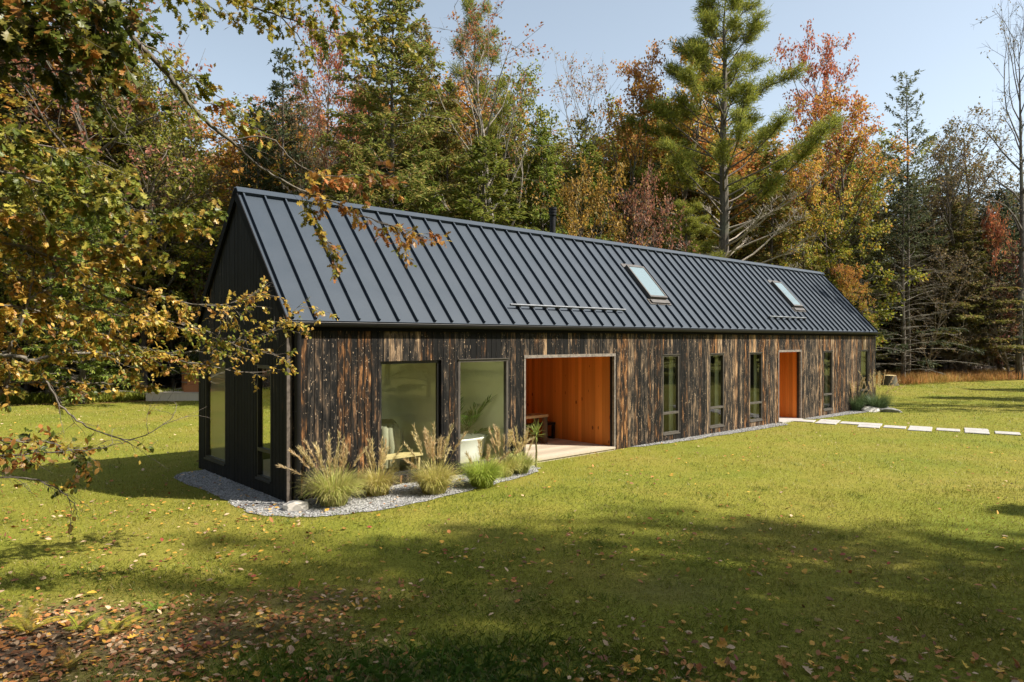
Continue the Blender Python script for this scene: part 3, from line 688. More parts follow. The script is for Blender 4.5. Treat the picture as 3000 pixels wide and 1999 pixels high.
grass_clump('rounded green fountain grass clump in front of the bathtub window', gpt(1108, 1118), .68, .56, 1800, 6, 24, GG, YG, 1.2)
grass_clump('pale plumed fountain grass behind the rounded green clump by the wall', gpt(1158, 1096), .56, .42, 1000, 13, 25, YG, ST_, 1.5)
grass_clump('slim fountain grass clump standing beside the porch deck', gpt(1196, 1088), .60, .42, 1200, 9, 26, GG, ST_, 1.3)
DG = np.array([[.10, .15, .06]])
grass_clump('dark shaded grass clump under the last narrow window', gpt(1963, 944), .95, .9, 900, 16, 27, DG, DG, 1.2, 'grass clumps at the far corner of the house')
grass_clump('wide dark grass clump with tall plumes at the far house corner', gpt(2015, 944), 1.0, 1.0, 1100, 18, 28, DG, DG, 1.35, 'grass clumps at the far corner of the house')

# ------------------------------------------------------------------ lawn blades
def lawn():
    r = np.random.default_rng(2); mb = MB()
    def scatter(y0, y1, dens):
        A = (y1 - y0) * (.76 * (y0 + y1) + 5); n = int(A * dens)
        y = r.uniform(y0, y1, n); x = r.uniform(-1, 1, n) * (.76 * y + 2.0)
        u, v = w2loc(x, y); ok = ~((u > -.03) & (u < HL + .05) & (v > -.03) & (v < HW + .05))
        for Q in POLY: ok &= ~inside(u + r.normal(0, .045, n), v + r.normal(0, .045, n), Q)
        ok &= r.random(n) > soil(x, y) * 1.02
        for p in PAV: 
            dx, dy = x - p[0], y - p[1]; ok &= ~((np.abs(dx * PD[0] + dy * PD[1]) < .31) & (np.abs(dx * PQ[0] + dy * PQ[1]) < .31))
        ok &= (y - .4 * x - 38.5 + 2 * vnoise(x, y, 3, 4)) < 0
        return x[ok], y[ok]
    y0 = 4.6
    while y0 < 44:
        y1 = y0 * 1.12; ym = .5 * (y0 + y1)
        x, y = scatter(y0, y1, min(1900, 1900 * (6.2 / ym) ** 1.75)); n = len(x)
        tuft = np.clip(vnoise(x, y, .24, 31) - .5, 0, 1) * 2 * (ym < 16); lush = np.clip(1.3 - np.hypot((x + .9) / 2.3, (y - 5.5) / .75), 0, 1) + np.clip(.5 * vnoise(x, y, 1.3, 9), 0, 1) * np.clip((10 - y) / 3, 0, 1)
        L = (.038 + .016 * vnoise(x, y, .6, 11) + .075 * lush + .045 * tuft + .0006 * ym) * r.uniform(.55, 1.35, n)
        W = .0042 * max(1, ym / 6.5) ** .9 * r.uniform(.7, 1.3, n)
        base = np.stack([x, y, ground_z(x, y) - .003], 1)
        az = r.uniform(0, 6.283, n); tl = r.uniform(.15, 1.15, n); d = np.stack([np.cos(az) * np.sin(tl), np.sin(az) * np.sin(tl), np.cos(tl)], 1)
        t = np.clip(.5 + .5 * vnoise(x, y, 4.6, 12) + .35 * vnoise(x, y, 1.5, 18) + .3 * vnoise(x, y, .45, 13) + r.normal(0, .16, n), 0, 1)[:, None]
        C = np.array([[.165, .20, .028]]) * (1 - t) + np.array([[.31, .275, .050]]) * t
        C = C * (1 - np.clip(lush, 0, 1)[:, None] * .8) + np.array([[.07, .17, .022]]) * np.clip(lush, 0, 1)[:, None] * .8
        C = C * (1 - .6 * tuft[:, None]) + np.array([[.09, .17, .025]]) * .6 * tuft[:, None]
        dry = r.random(n) < (.07 + .12 * np.clip(vnoise(x, y, .8, 14), 0, 1)); C[dry] = np.array([.42, .34, .16]) * r.uniform(.6, 1.1, (dry.sum(), 1))
        C *= r.uniform(.8, 1.2, (n, 1))
        sd = np.stack([-np.sin(az + r.normal(0, .8, n)), np.cos(az), np.zeros(n)], 1)
        if ym < 13:
            mid = base + d * (L * .55)[:, None]; d2 = d.copy(); d2[:, 2] -= .35 + .4 * lush; d2 /= np.linalg.norm(d2, axis=1, keepdims=True); tip = mid + d2 * (L * .5)[:, None]
            w_ = sd * W[:, None]
            mb.add(np.stack([base - w_ * .5, base + w_ * .5, mid + w_ * .4, tip, mid - w_ * .4], 1), np.arange(n * 5).reshape(n, 5), C)
        else:
            w_ = sd * W[:, None] * .6
            mb.add(np.stack([base - w_, base + w_, base + d * L[:, None]], 1), np.arange(n * 3).reshape(n, 3), C)
        y0 = y1
    tag(mb.build('grass', BLADE), 'mown yellow green lawn grass in front of the house', 'grass', kind='stuff')
    # rusty dry grass along the wood edge
    mb = MB(); n = 26000; x = r.uniform(16, 42, n); y = .4 * x + 33.6 + 5.2 * r.random(n) ** .8 + .8 * vnoise(x, x * 0, 2.2, 15) - .4
    az = r.uniform(0, 6.283, n); tl = np.abs(r.normal(0, .4, n)); d = np.stack([np.cos(az) * np.sin(tl), np.sin(az) * np.sin(tl), np.cos(tl)], 1)
    t = np.clip(.5 + .6 * vnoise(x, y, 2.4, 16) + r.normal(0, .2, n), 0, 1)[:, None]; C = np.array([[.58, .30, .12]]) * t + np.array([[.42, .34, .09]]) * (1 - t)
    mb.blades(np.stack([x, y, ground_z(x, y)], 1), d, r.normal(0, 1, (n, 3)), r.uniform(.25, .75, n), .03, C * r.uniform(.6, 1.3, (n, 1)))
    tag(mb.build('dry_grass', BLADE), 'tall rusty orange dry grass in front of the dark wood', 'dry grass', kind='stuff')
    mb = MB(); n = 9000; x = r.uniform(-24, -11, n); y = 30.6 + .4 * (x + 18) + 1.3 * r.random(n) + .7 * vnoise(x, x * 0, 1.8, 17)
    az = r.uniform(0, 6.283, n); tl = np.abs(r.normal(.5, .4, n)); d = np.stack([np.cos(az) * np.sin(tl), np.sin(az) * np.sin(tl), np.cos(tl)], 1)
    C = np.array([[.21, .23, .03]]) * r.uniform(.6, 1.3, (n, 1)); mb.blades(np.stack([x, y, ground_z(x, y)], 1), d, r.normal(0, 1, (n, 3)), r.uniform(.2, .55, n), .07, C)
    tag(mb.build('undergrowth', BLADE), 'bright yellow green fern undergrowth along the wood edge behind the gable', 'undergrowth', kind='stuff')
lawn()

# ------------------------------------------------------------------ ferns and fallen leaves
def fern(label, p, seed, nf, L, cc):
    r = np.random.default_rng(seed); t = thing('fern', label, 'fern', (p[0], p[1], float(ground_z(*p))), 0, 'yellowing ferns in the leaf litter')
    for i in range(nf):
        mb = MB(); az = i * 2.4 + r.uniform(-.4, .4); e = r.uniform(.8, 1.35); q = [np.zeros(3)]; d = np.array([math.cos(az) * math.cos(e), math.sin(az) * math.cos(e), math.sin(e)]); l = L * r.uniform(.7, 1.15)
        for j in range(10): q.append(q[-1] + d * l / 10); d = d + np.array([0, 0, -.14]); d /= np.linalg.norm(d)
        q = np.array(q); mb.path(q, np.linspace(.003, .001, 11), 3, (.25, .2, .05)); B, D, W = [], [], []
        for k in range(34):
            f = 1.2 + k / 34 * 8.7; i0 = int(f); b = q[i0] + (q[min(i0 + 1, 10)] - q[i0]) * (f - i0); ax = q[min(i0 + 1, 10)] - q[i0]; ax /= np.linalg.norm(ax) + 1e-9
            sd = np.cross(ax, (0, 0, 1.)); sd /= np.linalg.norm(sd) + 1e-9
            for s in (-1, 1): B.append(b); D.append(sd * s + ax * .35 + np.array([0, 0, -.15])); W.append(l * .24 * math.sin(math.pi * min(1, .12 + .88 * (k / 34)) ** .7) + .012)
        mb.blades(np.array(B), np.array(D), np.tile([0, 0, 1.], (len(B), 1)), np.array(W), np.array(W) * .10, cc * r.uniform(.75, 1.25, (len(B), 1))); mb.build('frond', BLADE, t)
YF = np.array([[.42, .38, .05]])
fern('yellow fern with arching fronds in the litter, the one closest to the picture edge', gpt(62, 1450), 31, 5, .40, YF)
fern('yellow green fern standing in the middle of the sunlit leaf litter', gpt(182, 1445), 32, 5, .38, np.array([[.34, .38, .05]]))
fern('pale yellow fern on the lawn side of the leaf litter', gpt(258, 1450), 33, 4, .33, YF)
fern('small bright green fern among brown leaves', gpt(352, 1398), 34, 4, .17, np.array([[.2, .36, .04]]))
fern('dull olive fern low in the shaded litter corner', gpt(160, 1530), 35, 4, .28, np.array([[.30, .24, .05]]))
def fallen():
    r = np.random.default_rng(6)
    cols = [((.62, .36, .06), 'yellow', 'yellow fallen leaves scattered over the near lawn'), ((.50, .22, .07), 'orange', 'orange fallen leaves scattered over the near lawn'),
            ((.26, .12, .055), 'brown', 'brown fallen leaves scattered over the near lawn'), ((.62, .44, .27), 'pale tan', 'pale tan fallen leaves scattered over the near lawn'), ((.36, .09, .05), 'dark red', 'dark red fallen leaves scattered over the near lawn')]
    wts = np.array([.34, .27, .18, .18, .03])
    meshes = []
    for c, nm, g in cols:
        row = []
        for k in range(3):
            mb = MB(); cu = r.uniform(.1, .5); sh = np.array(OVAL if k < 2 else OAK); W = .62 if k < 2 else .9
            V = np.stack([sh[:, 0] - .5, sh[:, 1] * W, sh[:, 2] * .5 + cu * (sh[:, 0] - .5) ** 2 + (.5 + cu) * np.abs(sh[:, 1]) ** 1.5 * .5], 1)
            m_ = len(sh); half = (m_ // 2)
            V = np.concatenate([V, [[-.5, 0, cu * .25]], [[0, 0, 0.0]], [[.75 - .5, 0, cu * .06]], [[-.72, .02, .12]]])
            F = [(i, (i + 1) % m_, m_ + 1) for i in range(m_)]
            mb.add(V, F, np.array(c) * r.uniform(.85, 1.15)); mb.add([(-.48, -.012, .06), (-.48, .012, .06), (-.74, .02, .10)], [(0, 1, 2)], np.array(c) * .7)
            row.append(mb.mesh('fallen_leaf', DEADLEAF))
        meshes.append(row)
    n = 30000; y = 4.9 + 20 * r.random(n) ** 1.9; x = r.uniform(-1, 1, n) * (.76 * y + 1.0)
    pr = np.clip(.30 + .50 * np.exp(-((y - 7) / 2.6) ** 2) * (1 - .055 * (x + 5)) + .5 * np.clip(-x - 1.5, 0, 3) / 3 * (y < 13), .04, 1) * np.clip(1.15 - y / 34, .2, 1)
    pr *= .55 + .6 * vnoise(x, y, 1.5, 21)
    ok = r.random(n) < pr * .62; x, y = x[ok], y[ok]
    u, v = w2loc(x, y); ok = ~((u > -.05) & (v > -.05) & (v < HW + .1)); x, y, u, v = x[ok], y[ok], u[ok], v[ok]
    s = r.uniform(.04, .088, len(x)); s = np.where(r.random(len(x)) < .12, s * 1.3, s)
    z = ground_z(x, y) + .022 + .018 * r.random(len(x)); kind = r.choice(5, len(x), p=wts)
    order = np.argsort(-s / y * (np.abs(x) < .735 * y)); near = order[:300]; rest = order[300:]
    for i in near:
        k = kind[i]; o = link('fallen_leaf', meshes[k][r.integers(3)])
        tag(o, '%s fallen leaf lying flat on the near grass' % cols[k][1], 'leaf', cols[k][2])
        o.location = (x[i], y[i], z[i]); o.scale = (s[i], s[i], s[i]); o.rotation_euler = (r.normal(0, .35), r.normal(0, .35), r.uniform(0, 6.28))
    mb = MB(); C = np.array([c[0] for c in cols])
    def scat(x, y, z, s, k):
        n = len(x); D = r.normal(0, 1, (n, 3)); D[:, 2] *= .22; N = r.normal(0, .33, (n, 3)); N[:, 2] = 1
        mb.blades(np.stack([x, y, z], 1), D, N, s, s * r.uniform(.4, .7, n), C[k] * r.uniform(.55, 1.2, (n, 1)), shape=OVAL)
    scat(x[rest], y[rest], z[rest], s[rest], kind[rest])
    n = 19000; x = r.uniform(-8.2, .8, n); y = r.uniform(4.6, 8.6, n); ok = r.random(n) < (soil(x, y) ** 1.1) * (1.25 - .16 * np.clip(x + 4.5, 0, 6)); x, y = x[ok], y[ok]
    scat(x, y, ground_z(x, y) + .006 + .035 * r.random(len(x)), r.uniform(.03, .08, len(x)), r.choice(5, len(x), p=[.13, .24, .40, .215, .015]))
    n = 2600; x = r.uniform(-3.4, 8.4, n); y = 5 + 6 * r.random(n); ok = r.random(n) < soil(x, y) * .8; x, y = x[ok], y[ok]
    scat(x, y, ground_z(x, y) + .01, r.uniform(.025, .06, len(x)), r.choice(5, len(x), p=[.1, .25, .45, .18, .02]))
    n = 260; x = r.uniform(-20, -6, n); y = r.uniform(13, 28, n); scat(x, y, ground_z(x, y) + .05, r.uniform(.06, .11, n), r.choice(5, n, p=[.1, .1, .1, .7, .0]))
    n = 40; uu = r.uniform(-.7, 4.8, n); vv = np.where(uu < 0, r.uniform(-.3, 3.6, n), r.uniform(-1.3, -.1, n)); W = HN + uu[:, None] * HX + vv[:, None] * HV
    scat(W[:, 0], W[:, 1], np.full(n, .04), r.uniform(.04, .075, n), r.choice(5, n, p=wts))
    tag(mb.build('leaf_litter', DEADLEAF), 'small fallen leaves matted over bare earth and strewn thinly across the lawn', 'fallen leaves', kind='stuff')
fallen()

# ------------------------------------------------------------------ trees
def pick(r, pal, h, n):
    """pal rows: (r,g,b, weight, centre height 0..1 or -1)"""
    pal = np.array(pal); w_ = pal[None, :, 3] * np.where(pal[None, :, 4] < 0, .6, np.exp(-((np.asarray(h)[:, None] - pal[None, :, 4]) / .28) ** 2) + .03)
    c = np.cumsum(w_, 1); c /= c[:, -1:]; i = (r.random((n, 1)) > c).sum(1); return pal[np.minimum(i, len(pal) - 1), :3]
def unit(v): return v / (np.linalg.norm(v) + 1e-9)
def decid(seed, H, Rr, base=.28, nl=18, ns=7, ntw=5, nleaf=10, ls=.17, pal=None, bare=0., tr=.17, bark=(.13, .11, .09), shape=1.0, up=.6, multi=1):
    r = np.random.default_rng(seed); T = MB(); B, D, N, hc = [], [], [], []; s0, s1, q0, q1 = [], [], [], []
    for st_ in range(multi):
        tp = [np.array([r.normal(0, .15 * (multi > 1)), r.normal(0, .15 * (multi > 1)), -.2])]; dr = unit(np.array([r.normal(0, .06 + .12 * (multi > 1)), r.normal(0, .06 + .12 * (multi > 1)), 1])); K = 12
        for i in range(K): tp.append(tp[-1] + dr * H * .96 / K); dr = unit(dr + r.normal(0, .05, 3) * (1, 1, 0) + np.array([0, 0, .05]))
        tp = np.array(tp); rad = tr / math.sqrt(multi) * (1 - np.linspace(0, 1, K + 1)) ** .85 + .012; rad[0] *= 1.35
        T.path(tp, rad, 8, bark)
        nL = nl // multi
        for i in range(nL):
            f = base + (1 - base) * ((i + r.random() * .8) / nL) ** .9; f = min(f, .985); j = min(int(f * K), K - 1); o = tp[j] + (tp[j + 1] - tp[j]) * (f * K - j)
            az = i * 2.4 + r.uniform(-.5, .5); g = (f - base) / (1 - base); prof = max(.2, 1 - abs((g - .42) / .66) ** 2.4 * .8); L = Rr * prof * r.uniform(.7, 1.15)
            el = r.uniform(.25, .6) + up * (.2 + .6 * g); d = np.array([math.cos(az) * math.cos(el), math.sin(az) * math.cos(el), math.sin(el)])
            lp = [o]
            for k in range(5): lp.append(lp[-1] + d * L / 5 * 1.12); d = unit(d + r.normal(0, .13, 3) + np.array([0, 0, .10 * up]))
            lp = np.array(lp); lr = rad[j] * .5 * np.linspace(1, .18, 6) + .006; T.path(lp, lr, 5, bark)
            for m in range(ns):
                ff = .25 + .75 * (m + r.random()) / ns; ff = min(ff, .999); k = int(ff * 5); b = lp[k] + (lp[k + 1] - lp[k]) * (ff * 5 - k)
                sd = unit(unit(lp[k + 1] - lp[k]) + r.normal(0, .75, 3)); sl = L * r.uniform(.2, .38) + .25; e = b + sd * sl
                s0.append(b); s1.append(e); q0.append(.3 * lr[k] + .006); q1.append(.005)
                for t_ in range(ntw):
                    f2 = r.uniform(.25, 1); bb = b + sd * sl * f2; td = unit(sd + r.normal(0, .7, 3) + np.array([0, 0, .1])); tl = r.uniform(.25, .6); ee = bb + td * tl
                    s0.append(bb); s1.append(ee); q0.append(.007); q1.append(.003)
                    if r.random() < bare: continue
                    nn = max(1, int(nleaf * r.uniform(.5, 1.4))); B.append(bb + td * tl * r.uniform(.1, 1.1, (nn, 1)) + r.normal(0, .10, (nn, 3))); dd = td + r.normal(0, .7, (nn, 3)) - np.array([0, 0, .35])
                    D.append(dd); nz = r.normal(0, .6, (nn, 3)); nz[:, 2] += 1; N.append(nz); hc.append(np.full(nn, (bb[2] / H - base * .7) / (1 - base * .7)) + r.normal(0, .10))
    T.segs(s0, s1, np.array(q0), np.array(q1), 3, bark)
    C = MB(); B = np.concatenate(B); D = np.concatenate(D); N = np.concatenate(N); h = np.concatenate(hc); n = len(B)
    c = pick(r, pal, h, n) * r.uniform(.7, 1.3, (n, 1)); C.blades(B, D, N, ls * r.uniform(.65, 1.25, n), ls * .72, c)
    return T.mesh('trunk', BARK), C.mesh('crown', LEAF), H, Rr
def hemlock(seed, H, Rr, nb=110, base=.08, pal=None, ls=.25, dens=1.2, droop=.5, tr=.17, dead=.15, bark=(.12, .10, .085), deadc=(.20, .18, .15), taper=.75, irregular=.35):
    r = np.random.default_rng(seed); T = MB(); K = 12; z = np.linspace(-.2, H, K + 1); tp = np.stack([np.cumsum(r.normal(0, .03, K + 1)), np.cumsum(r.normal(0, .03, K + 1)), z], 1)
    T.path(tp, tr * (1 - np.linspace(0, 1, K + 1)) ** .9 + .01, 8, bark); s0, s1, q0, q1, cc = [], [], [], [], []; B, D, N, hh = [], [], [], []
    for i in range(nb):
        f = base + (1 - base) * ((i + r.random()) / nb) ** .92; f = min(f, .995); j = min(int(f * K), K - 1); o = tp[j] + (tp[j + 1] - tp[j]) * (f * K - j)
        az = i * 2.4 + r.uniform(-.6, .6); L = Rr * (1 - f) ** taper * (1 - irregular + irregular * 1.6 * r.random()) + .25
        isdead = f < base + dead and r.random() < .75
        el = .15 + .55 * f; d = np.array([math.cos(az) * math.cos(el), math.sin(az) * math.cos(el), math.sin(el)]); lp = [o]
        for k in range(5): lp.append(lp[-1] + d * L / 5); d = unit(d + np.array([0, 0, -droop * .22]) + r.normal(0, .06, 3))
        lp = np.array(lp); bc = deadc if isdead else bark
        for k in range(5): s0.append(lp[k]); s1.append(lp[k + 1]); q0.append((.035 * (1 - f) + .012) * (1 - k / 6)); q1.append((.035 * (1 - f) + .012) * (1 - (k + 1) / 6)); cc.append(bc)
        m = int((6 + L * 5.5) * dens)
        for q in range(m):
            ff = r.uniform(.12, 1) ** .8; k = min(int(ff * 5), 4); b = lp[k] + (lp[k + 1] - lp[k]) * (ff * 5 - k); ax = unit(lp[k + 1] - lp[k]); sd = np.cross(ax, (0, 0, 1.)); sd = unit(sd) * (1 if q % 2 else -1)
            td = unit(sd * r.uniform(.5, 1.1) + ax * r.uniform(.3, .9) + np.array([0, 0, -.22 * droop]) + r.normal(0, .12, 3)); tl = (.28 + .32 * L * (1 - ff * .75) * .5) * r.uniform(.6, 1.2); e = b + td * tl
            if isdead or q % 3 == 0: s0.append(b); s1.append(e); q0.append(.009); q1.append(.003); cc.append(bc)
            if isdead: continue
            nn = max(3, int(tl / .055)); t_ = r.uniform(.05, 1.05, (nn, 1)); B.append(b + td * tl * t_ + r.normal(0, .035, (nn, 3))); dd = td + r.normal(0, .42, (nn, 3)) + np.array([0, 0, -.18]); D.append(dd)
            nz = r.normal(0, .35, (nn, 3)); nz[:, 2] += 1; N.append(nz); hh.append(np.full(nn, f + r.normal(0, .08)))
    T.segs(s0, s1, np.array(q0), np.array(q1), 3, np.array(cc)); C = MB(); B = np.concatenate(B); D = np.concatenate(D); N = np.concatenate(N); n = len(B)
    c = pick(r, pal, np.concatenate(hh), n) * r.uniform(.7, 1.3, (n, 1)); C.blades(B, D, N, ls * r.uniform(.6, 1.25, n), ls * .40, c)
    return T.mesh('trunk', BARK), C.mesh('crown', NEEDLE), H, Rr
def pine(seed, H, Rr, nb=46, base=.22, pal=None, tr=.3, tuft=26, dead=.14):
    r = np.random.default_rng(seed); T = MB(); K = 12; z = np.linspace(-.2, H * .985, K + 1); tp = np.stack([np.cumsum(r.normal(0, .05, K + 1)), np.cumsum(r.normal(0, .05, K + 1)), z], 1); bark = (.14, .12, .10)
    T.path(tp, tr * (1 - np.linspace(0, 1, K + 1)) ** .8 + .012, 9, bark); s0, s1, q0, q1, cc = [], [], [], [], []; B, D, hh = [], [], []
    for i in range(nb):
        f = base + (1 - base) * ((i + r.random()) / nb) ** 1.0; f = min(f, .99); j = min(int(f * K), K - 1); o = tp[j] + (tp[j + 1] - tp[j]) * (f * K - j); isdead = f < base + dead
        az = i * 2.4 + r.uniform(-.7, .7); g = (f - base) / (1 - base); L = Rr * (min(1, .7 + g * 1.2) if g < .3 else 1.06 - .95 * (g - .3) / .7) * r.uniform(.45, 1.25) + .3; el = r.uniform(.1, .5) + .55 * g; d = np.array([math.cos(az) * math.cos(el), math.sin(az) * math.cos(el), math.sin(el)]); lp = [o]
        for k in range(6): lp.append(lp[-1] + d * L / 6); d = unit(d + np.array([0, 0, .07]) + r.normal(0, .09, 3))
        lp = np.array(lp); bc = (.33, .29, .24) if isdead else bark; T.path(lp, (.06 * (1 - g) + .02) * np.linspace(1, .2, 7), 5, bc)
        for q in range(int(9 + L * 6.5)):
            ff = min(r.uniform(.42, 1) ** .6, .999); k = int(ff * 6); b = lp[k] + (lp[k + 1] - lp[k]) * (ff * 6 - k); ax = unit(lp[k + 1] - lp[k]); td = unit(ax * .8 + r.normal(0, .6, 3) * (1, 1, .5) + np.array([0, 0, .28])); tl = r.uniform(.25, .8) * (1.15 - .5 * ff) ; e = b + td * tl
            s0.append(b); s1.append(e); q0.append(.014); q1.append(.005); cc.append(bc)
            if isdead: 
                for _ in range(2):
                    b2 = b + td * tl * r.uniform(.3, .9); s0.append(b2); s1.append(b2 + unit(td + r.normal(0, .6, 3)) * tl * .5); q0.append(.008); q1.append(.003); cc.append(bc)
                continue
            for t_ in (.45, .75, 1.0):
                nn = tuft if t_ == 1. else tuft // 2; B.append(np.tile(b + td * tl * t_, (nn, 1)) + r.normal(0, .10, (nn, 3))); D.append(td * .8 + r.normal(0, .8, (nn, 3)) + np.array([0, 0, .15])); hh.append(np.full(nn, f))
    T.segs(s0, s1, np.array(q0), np.array(q1), 3, np.array(cc)); C = MB(); B = np.concatenate(B); D = np.concatenate(D); n = len(B)
    c = pick(r, pal, np.concatenate(hh), n) * r.uniform(.65, 1.3, (n, 1)); C.blades(B, D, r.normal(0, 1, (n, 3)), r.uniform(.20, .36, n), .031, c)
    return T.mesh('trunk', BARK), C.mesh('crown', NEEDLE), H, Rr
OL = [(.105, .105, .022, 1, -1), (.08, .09, .022, 1, -1), (.135, .105, .032, .7, -1), (.13, .08, .035, .35, -1)]
OLG = [(.10, .125, .022, 1, -1), (.075, .10, .02, 1, -1), (.13, .13, .025, .8, -1)]
DK = [(.045, .06, .028, 1, -1), (.035, .05, .024, 1, -1), (.07, .075, .03, .5, -1)]
GRY = [(.10, .11, .055, 1, -1), (.08, .09, .045, 1, -1)]
PN = [(.19, .20, .030, 1, -1), (.13, .155, .028, 1, -1), (.23, .22, .035, .6, -1)]
RED = [(.54, .23, .09, 1, -1), (.47, .16, .07, 1, -1), (.55, .31, .11, .7, -1), (.30, .13, .06, .5, -1)]
REDP = [(.42, .17, .12, 1, -1), (.34, .12, .08, 1, -1), (.42, .26, .16, .5, -1), (.16, .12, .05, .5, -1)]
ORG = [(.52, .28, .06, 1, .9), (.50, .22, .06, .7, .95), (.46, .32, .06, 1.1, .5), (.27, .24, .04, 1, .25), (.19, .20, .035, .9, .1)]
ORGR = [(.52, .24, .07, 1.3, 1.0), (.48, .31, .05, .8, .72), (.31, .29, .035, 1.2, .45), (.18, .22, .028, 1.4, .15), (.24, .25, .03, 1.2, .25)]
YEL = [(.46, .30, .05, 1, -1), (.36, .23, .045, 1, -1), (.25, .2, .04, .7, -1)]
BRN = [(.17, .12, .06, 1, -1), (.22, .15, .06, .8, -1), (.13, .12, .045, .8, -1)]
SPR = [(.28, .25, .05, 1.2, .4), (.38, .17, .07, .8, .9), (.16, .16, .035, 1, .3), (.36, .22, .06, .5, -1)]
BRR = [(.30, .12, .075, 1, -1), (.22, .10, .06, 1, -1), (.34, .2, .08, .4, -1)]
GRN = [(.13, .15, .025, 1, -1), (.17, .17, .03, 1, -1), (.26, .22, .035, .5, -1)]
OL, OLG, PN, GRN, DK, GRY = [[(a * k, b * k, c * k, d, e) for a, b, c, d, e in P] for P, k in ((OL, 2.05), (OLG, 2.0), (PN, 1.4), (GRN, 1.35), (DK, 1.4), (GRY, 1.3))]
KIND = {
 'hem_a': hemlock(101, 16, 4.2, 125, .06, OL, dens=1.45, dead=.05), 'hem_b': hemlock(102, 14, 3.6, 115, .05, OLG, dens=1.45, dead=.04), 'hem_c': hemlock(103, 15, 3.8, 110, .10, OL, dens=1.2, dead=.12, irregular=.55),
 'hem_open': hemlock(104, 18, 4.6, 125, .30, OL, dens=1.25, droop=.35, dead=.10, irregular=.6, taper=.6), 'hem_dead': hemlock(105, 16, 4.6, 100, .06, DK, dens=.75, dead=.55, irregular=.6),
 'spruce': hemlock(106, 15, 3.2, 95, .08, [(.085, .115, .055, 1, -1), (.065, .09, .045, 1, -1), (.11, .12, .05, .5, -1)], dens=.95, droop=.3, irregular=.5), 'thin': hemlock(107, 20, 3.0, 80, .25, GRY, dens=.7, droop=-.1, dead=.25, irregular=.6, taper=.45),
 'dark': hemlock(108, 14, 4.0, 115, .03, DK, dens=1.3), 'pine_a': pine(113, 24, 4.6, 105, .20, PN, dead=.22, tuft=15), 'pine_b': pine(112, 20, 3.6, 56, .2, PN, tuft=14, dead=.08),
 'red': decid(121, 16, 3.6, .52, 24, 7, 5, 9, .17, RED, .05), 'redp': decid(122, 15, 4.6, .2, 26, 7, 5, 8, .16, REDP, .25, up=.4), 'org': decid(123, 16, 3.8, .25, 26, 7, 5, 10, .18, ORG, .08, up=.9), 'orgr': decid(124, 16, 4.0, .12, 32, 7, 5, 11, .18, ORGR, .05, up=.7),
 'yel': decid(125, 7, 3.0, .1, 22, 6, 5, 10, .15, YEL, .1, .10), 'sparse': decid(126, 18, 5.2, .28, 22, 7, 5, 7, .15, SPR, .5, bark=(.26, .23, .19), up=1.0), 'brown': decid(127, 14, 4.0, .2, 24, 7, 5, 8, .15, BRN, .35, up=.7),
 'bare': decid(128, 17, 4.6, .3, 22, 8, 6, 4, .13, BRN, .88, bark=(.12, .105, .09), up=.8, tr=.2), 'brr': decid(129, 6, 2.8, .08, 22, 6, 5, 9, .14, BRR, .2, .09), 'grn': decid(130, 15, 4.2, .15, 28, 7, 5, 10, .18, GRN, .05), 'sap': decid(131, 6, 1.6, .85, 12, 5, 5, 8, .17, [(.55, .22, .09, 1, -1), (.50, .28, .1, .6, -1)], .05, .05),
 'twig': decid(132, 9, 3.2, .08, 26, 8, 6, 5, .13, BRN, .6, .09, bark=(.2, .16, .12)),
}
NAME = dict(hem_a='hemlock_tree', hem_b='hemlock_tree', hem_c='hemlock_tree', hem_open='hemlock_tree', hem_dead='hemlock_tree', spruce='spruce_tree', thin='hemlock_tree', dark='hemlock_tree', pine_a='pine_tree', pine_b='pine_tree', red='maple_tree', redp='maple_tree', org='maple_tree', orgr='maple_tree', yel='beech_shrub', sparse='oak_tree', brown='oak_tree', bare='bare_tree', brr='autumn_shrub', grn='birch_tree', sap='maple_sapling', twig='twiggy_tree')
def tree(kind, p, H, Rr, label, group=None, rot=None):
    T, C, h, rr = KIND[kind]; t = thing(NAME[kind], label, 'shrub' if 'shrub' in NAME[kind] else 'tree', (p[0], p[1], float(ground_z(p[0], p[1])) - .05), trng.uniform(0, 6.28) if rot is None else rot, group)
    t.scale = (Rr / rr, Rr / rr, H / h); link('trunk', T, t); link('crown', C, t); return t
trng = np.random.default_rng(77)
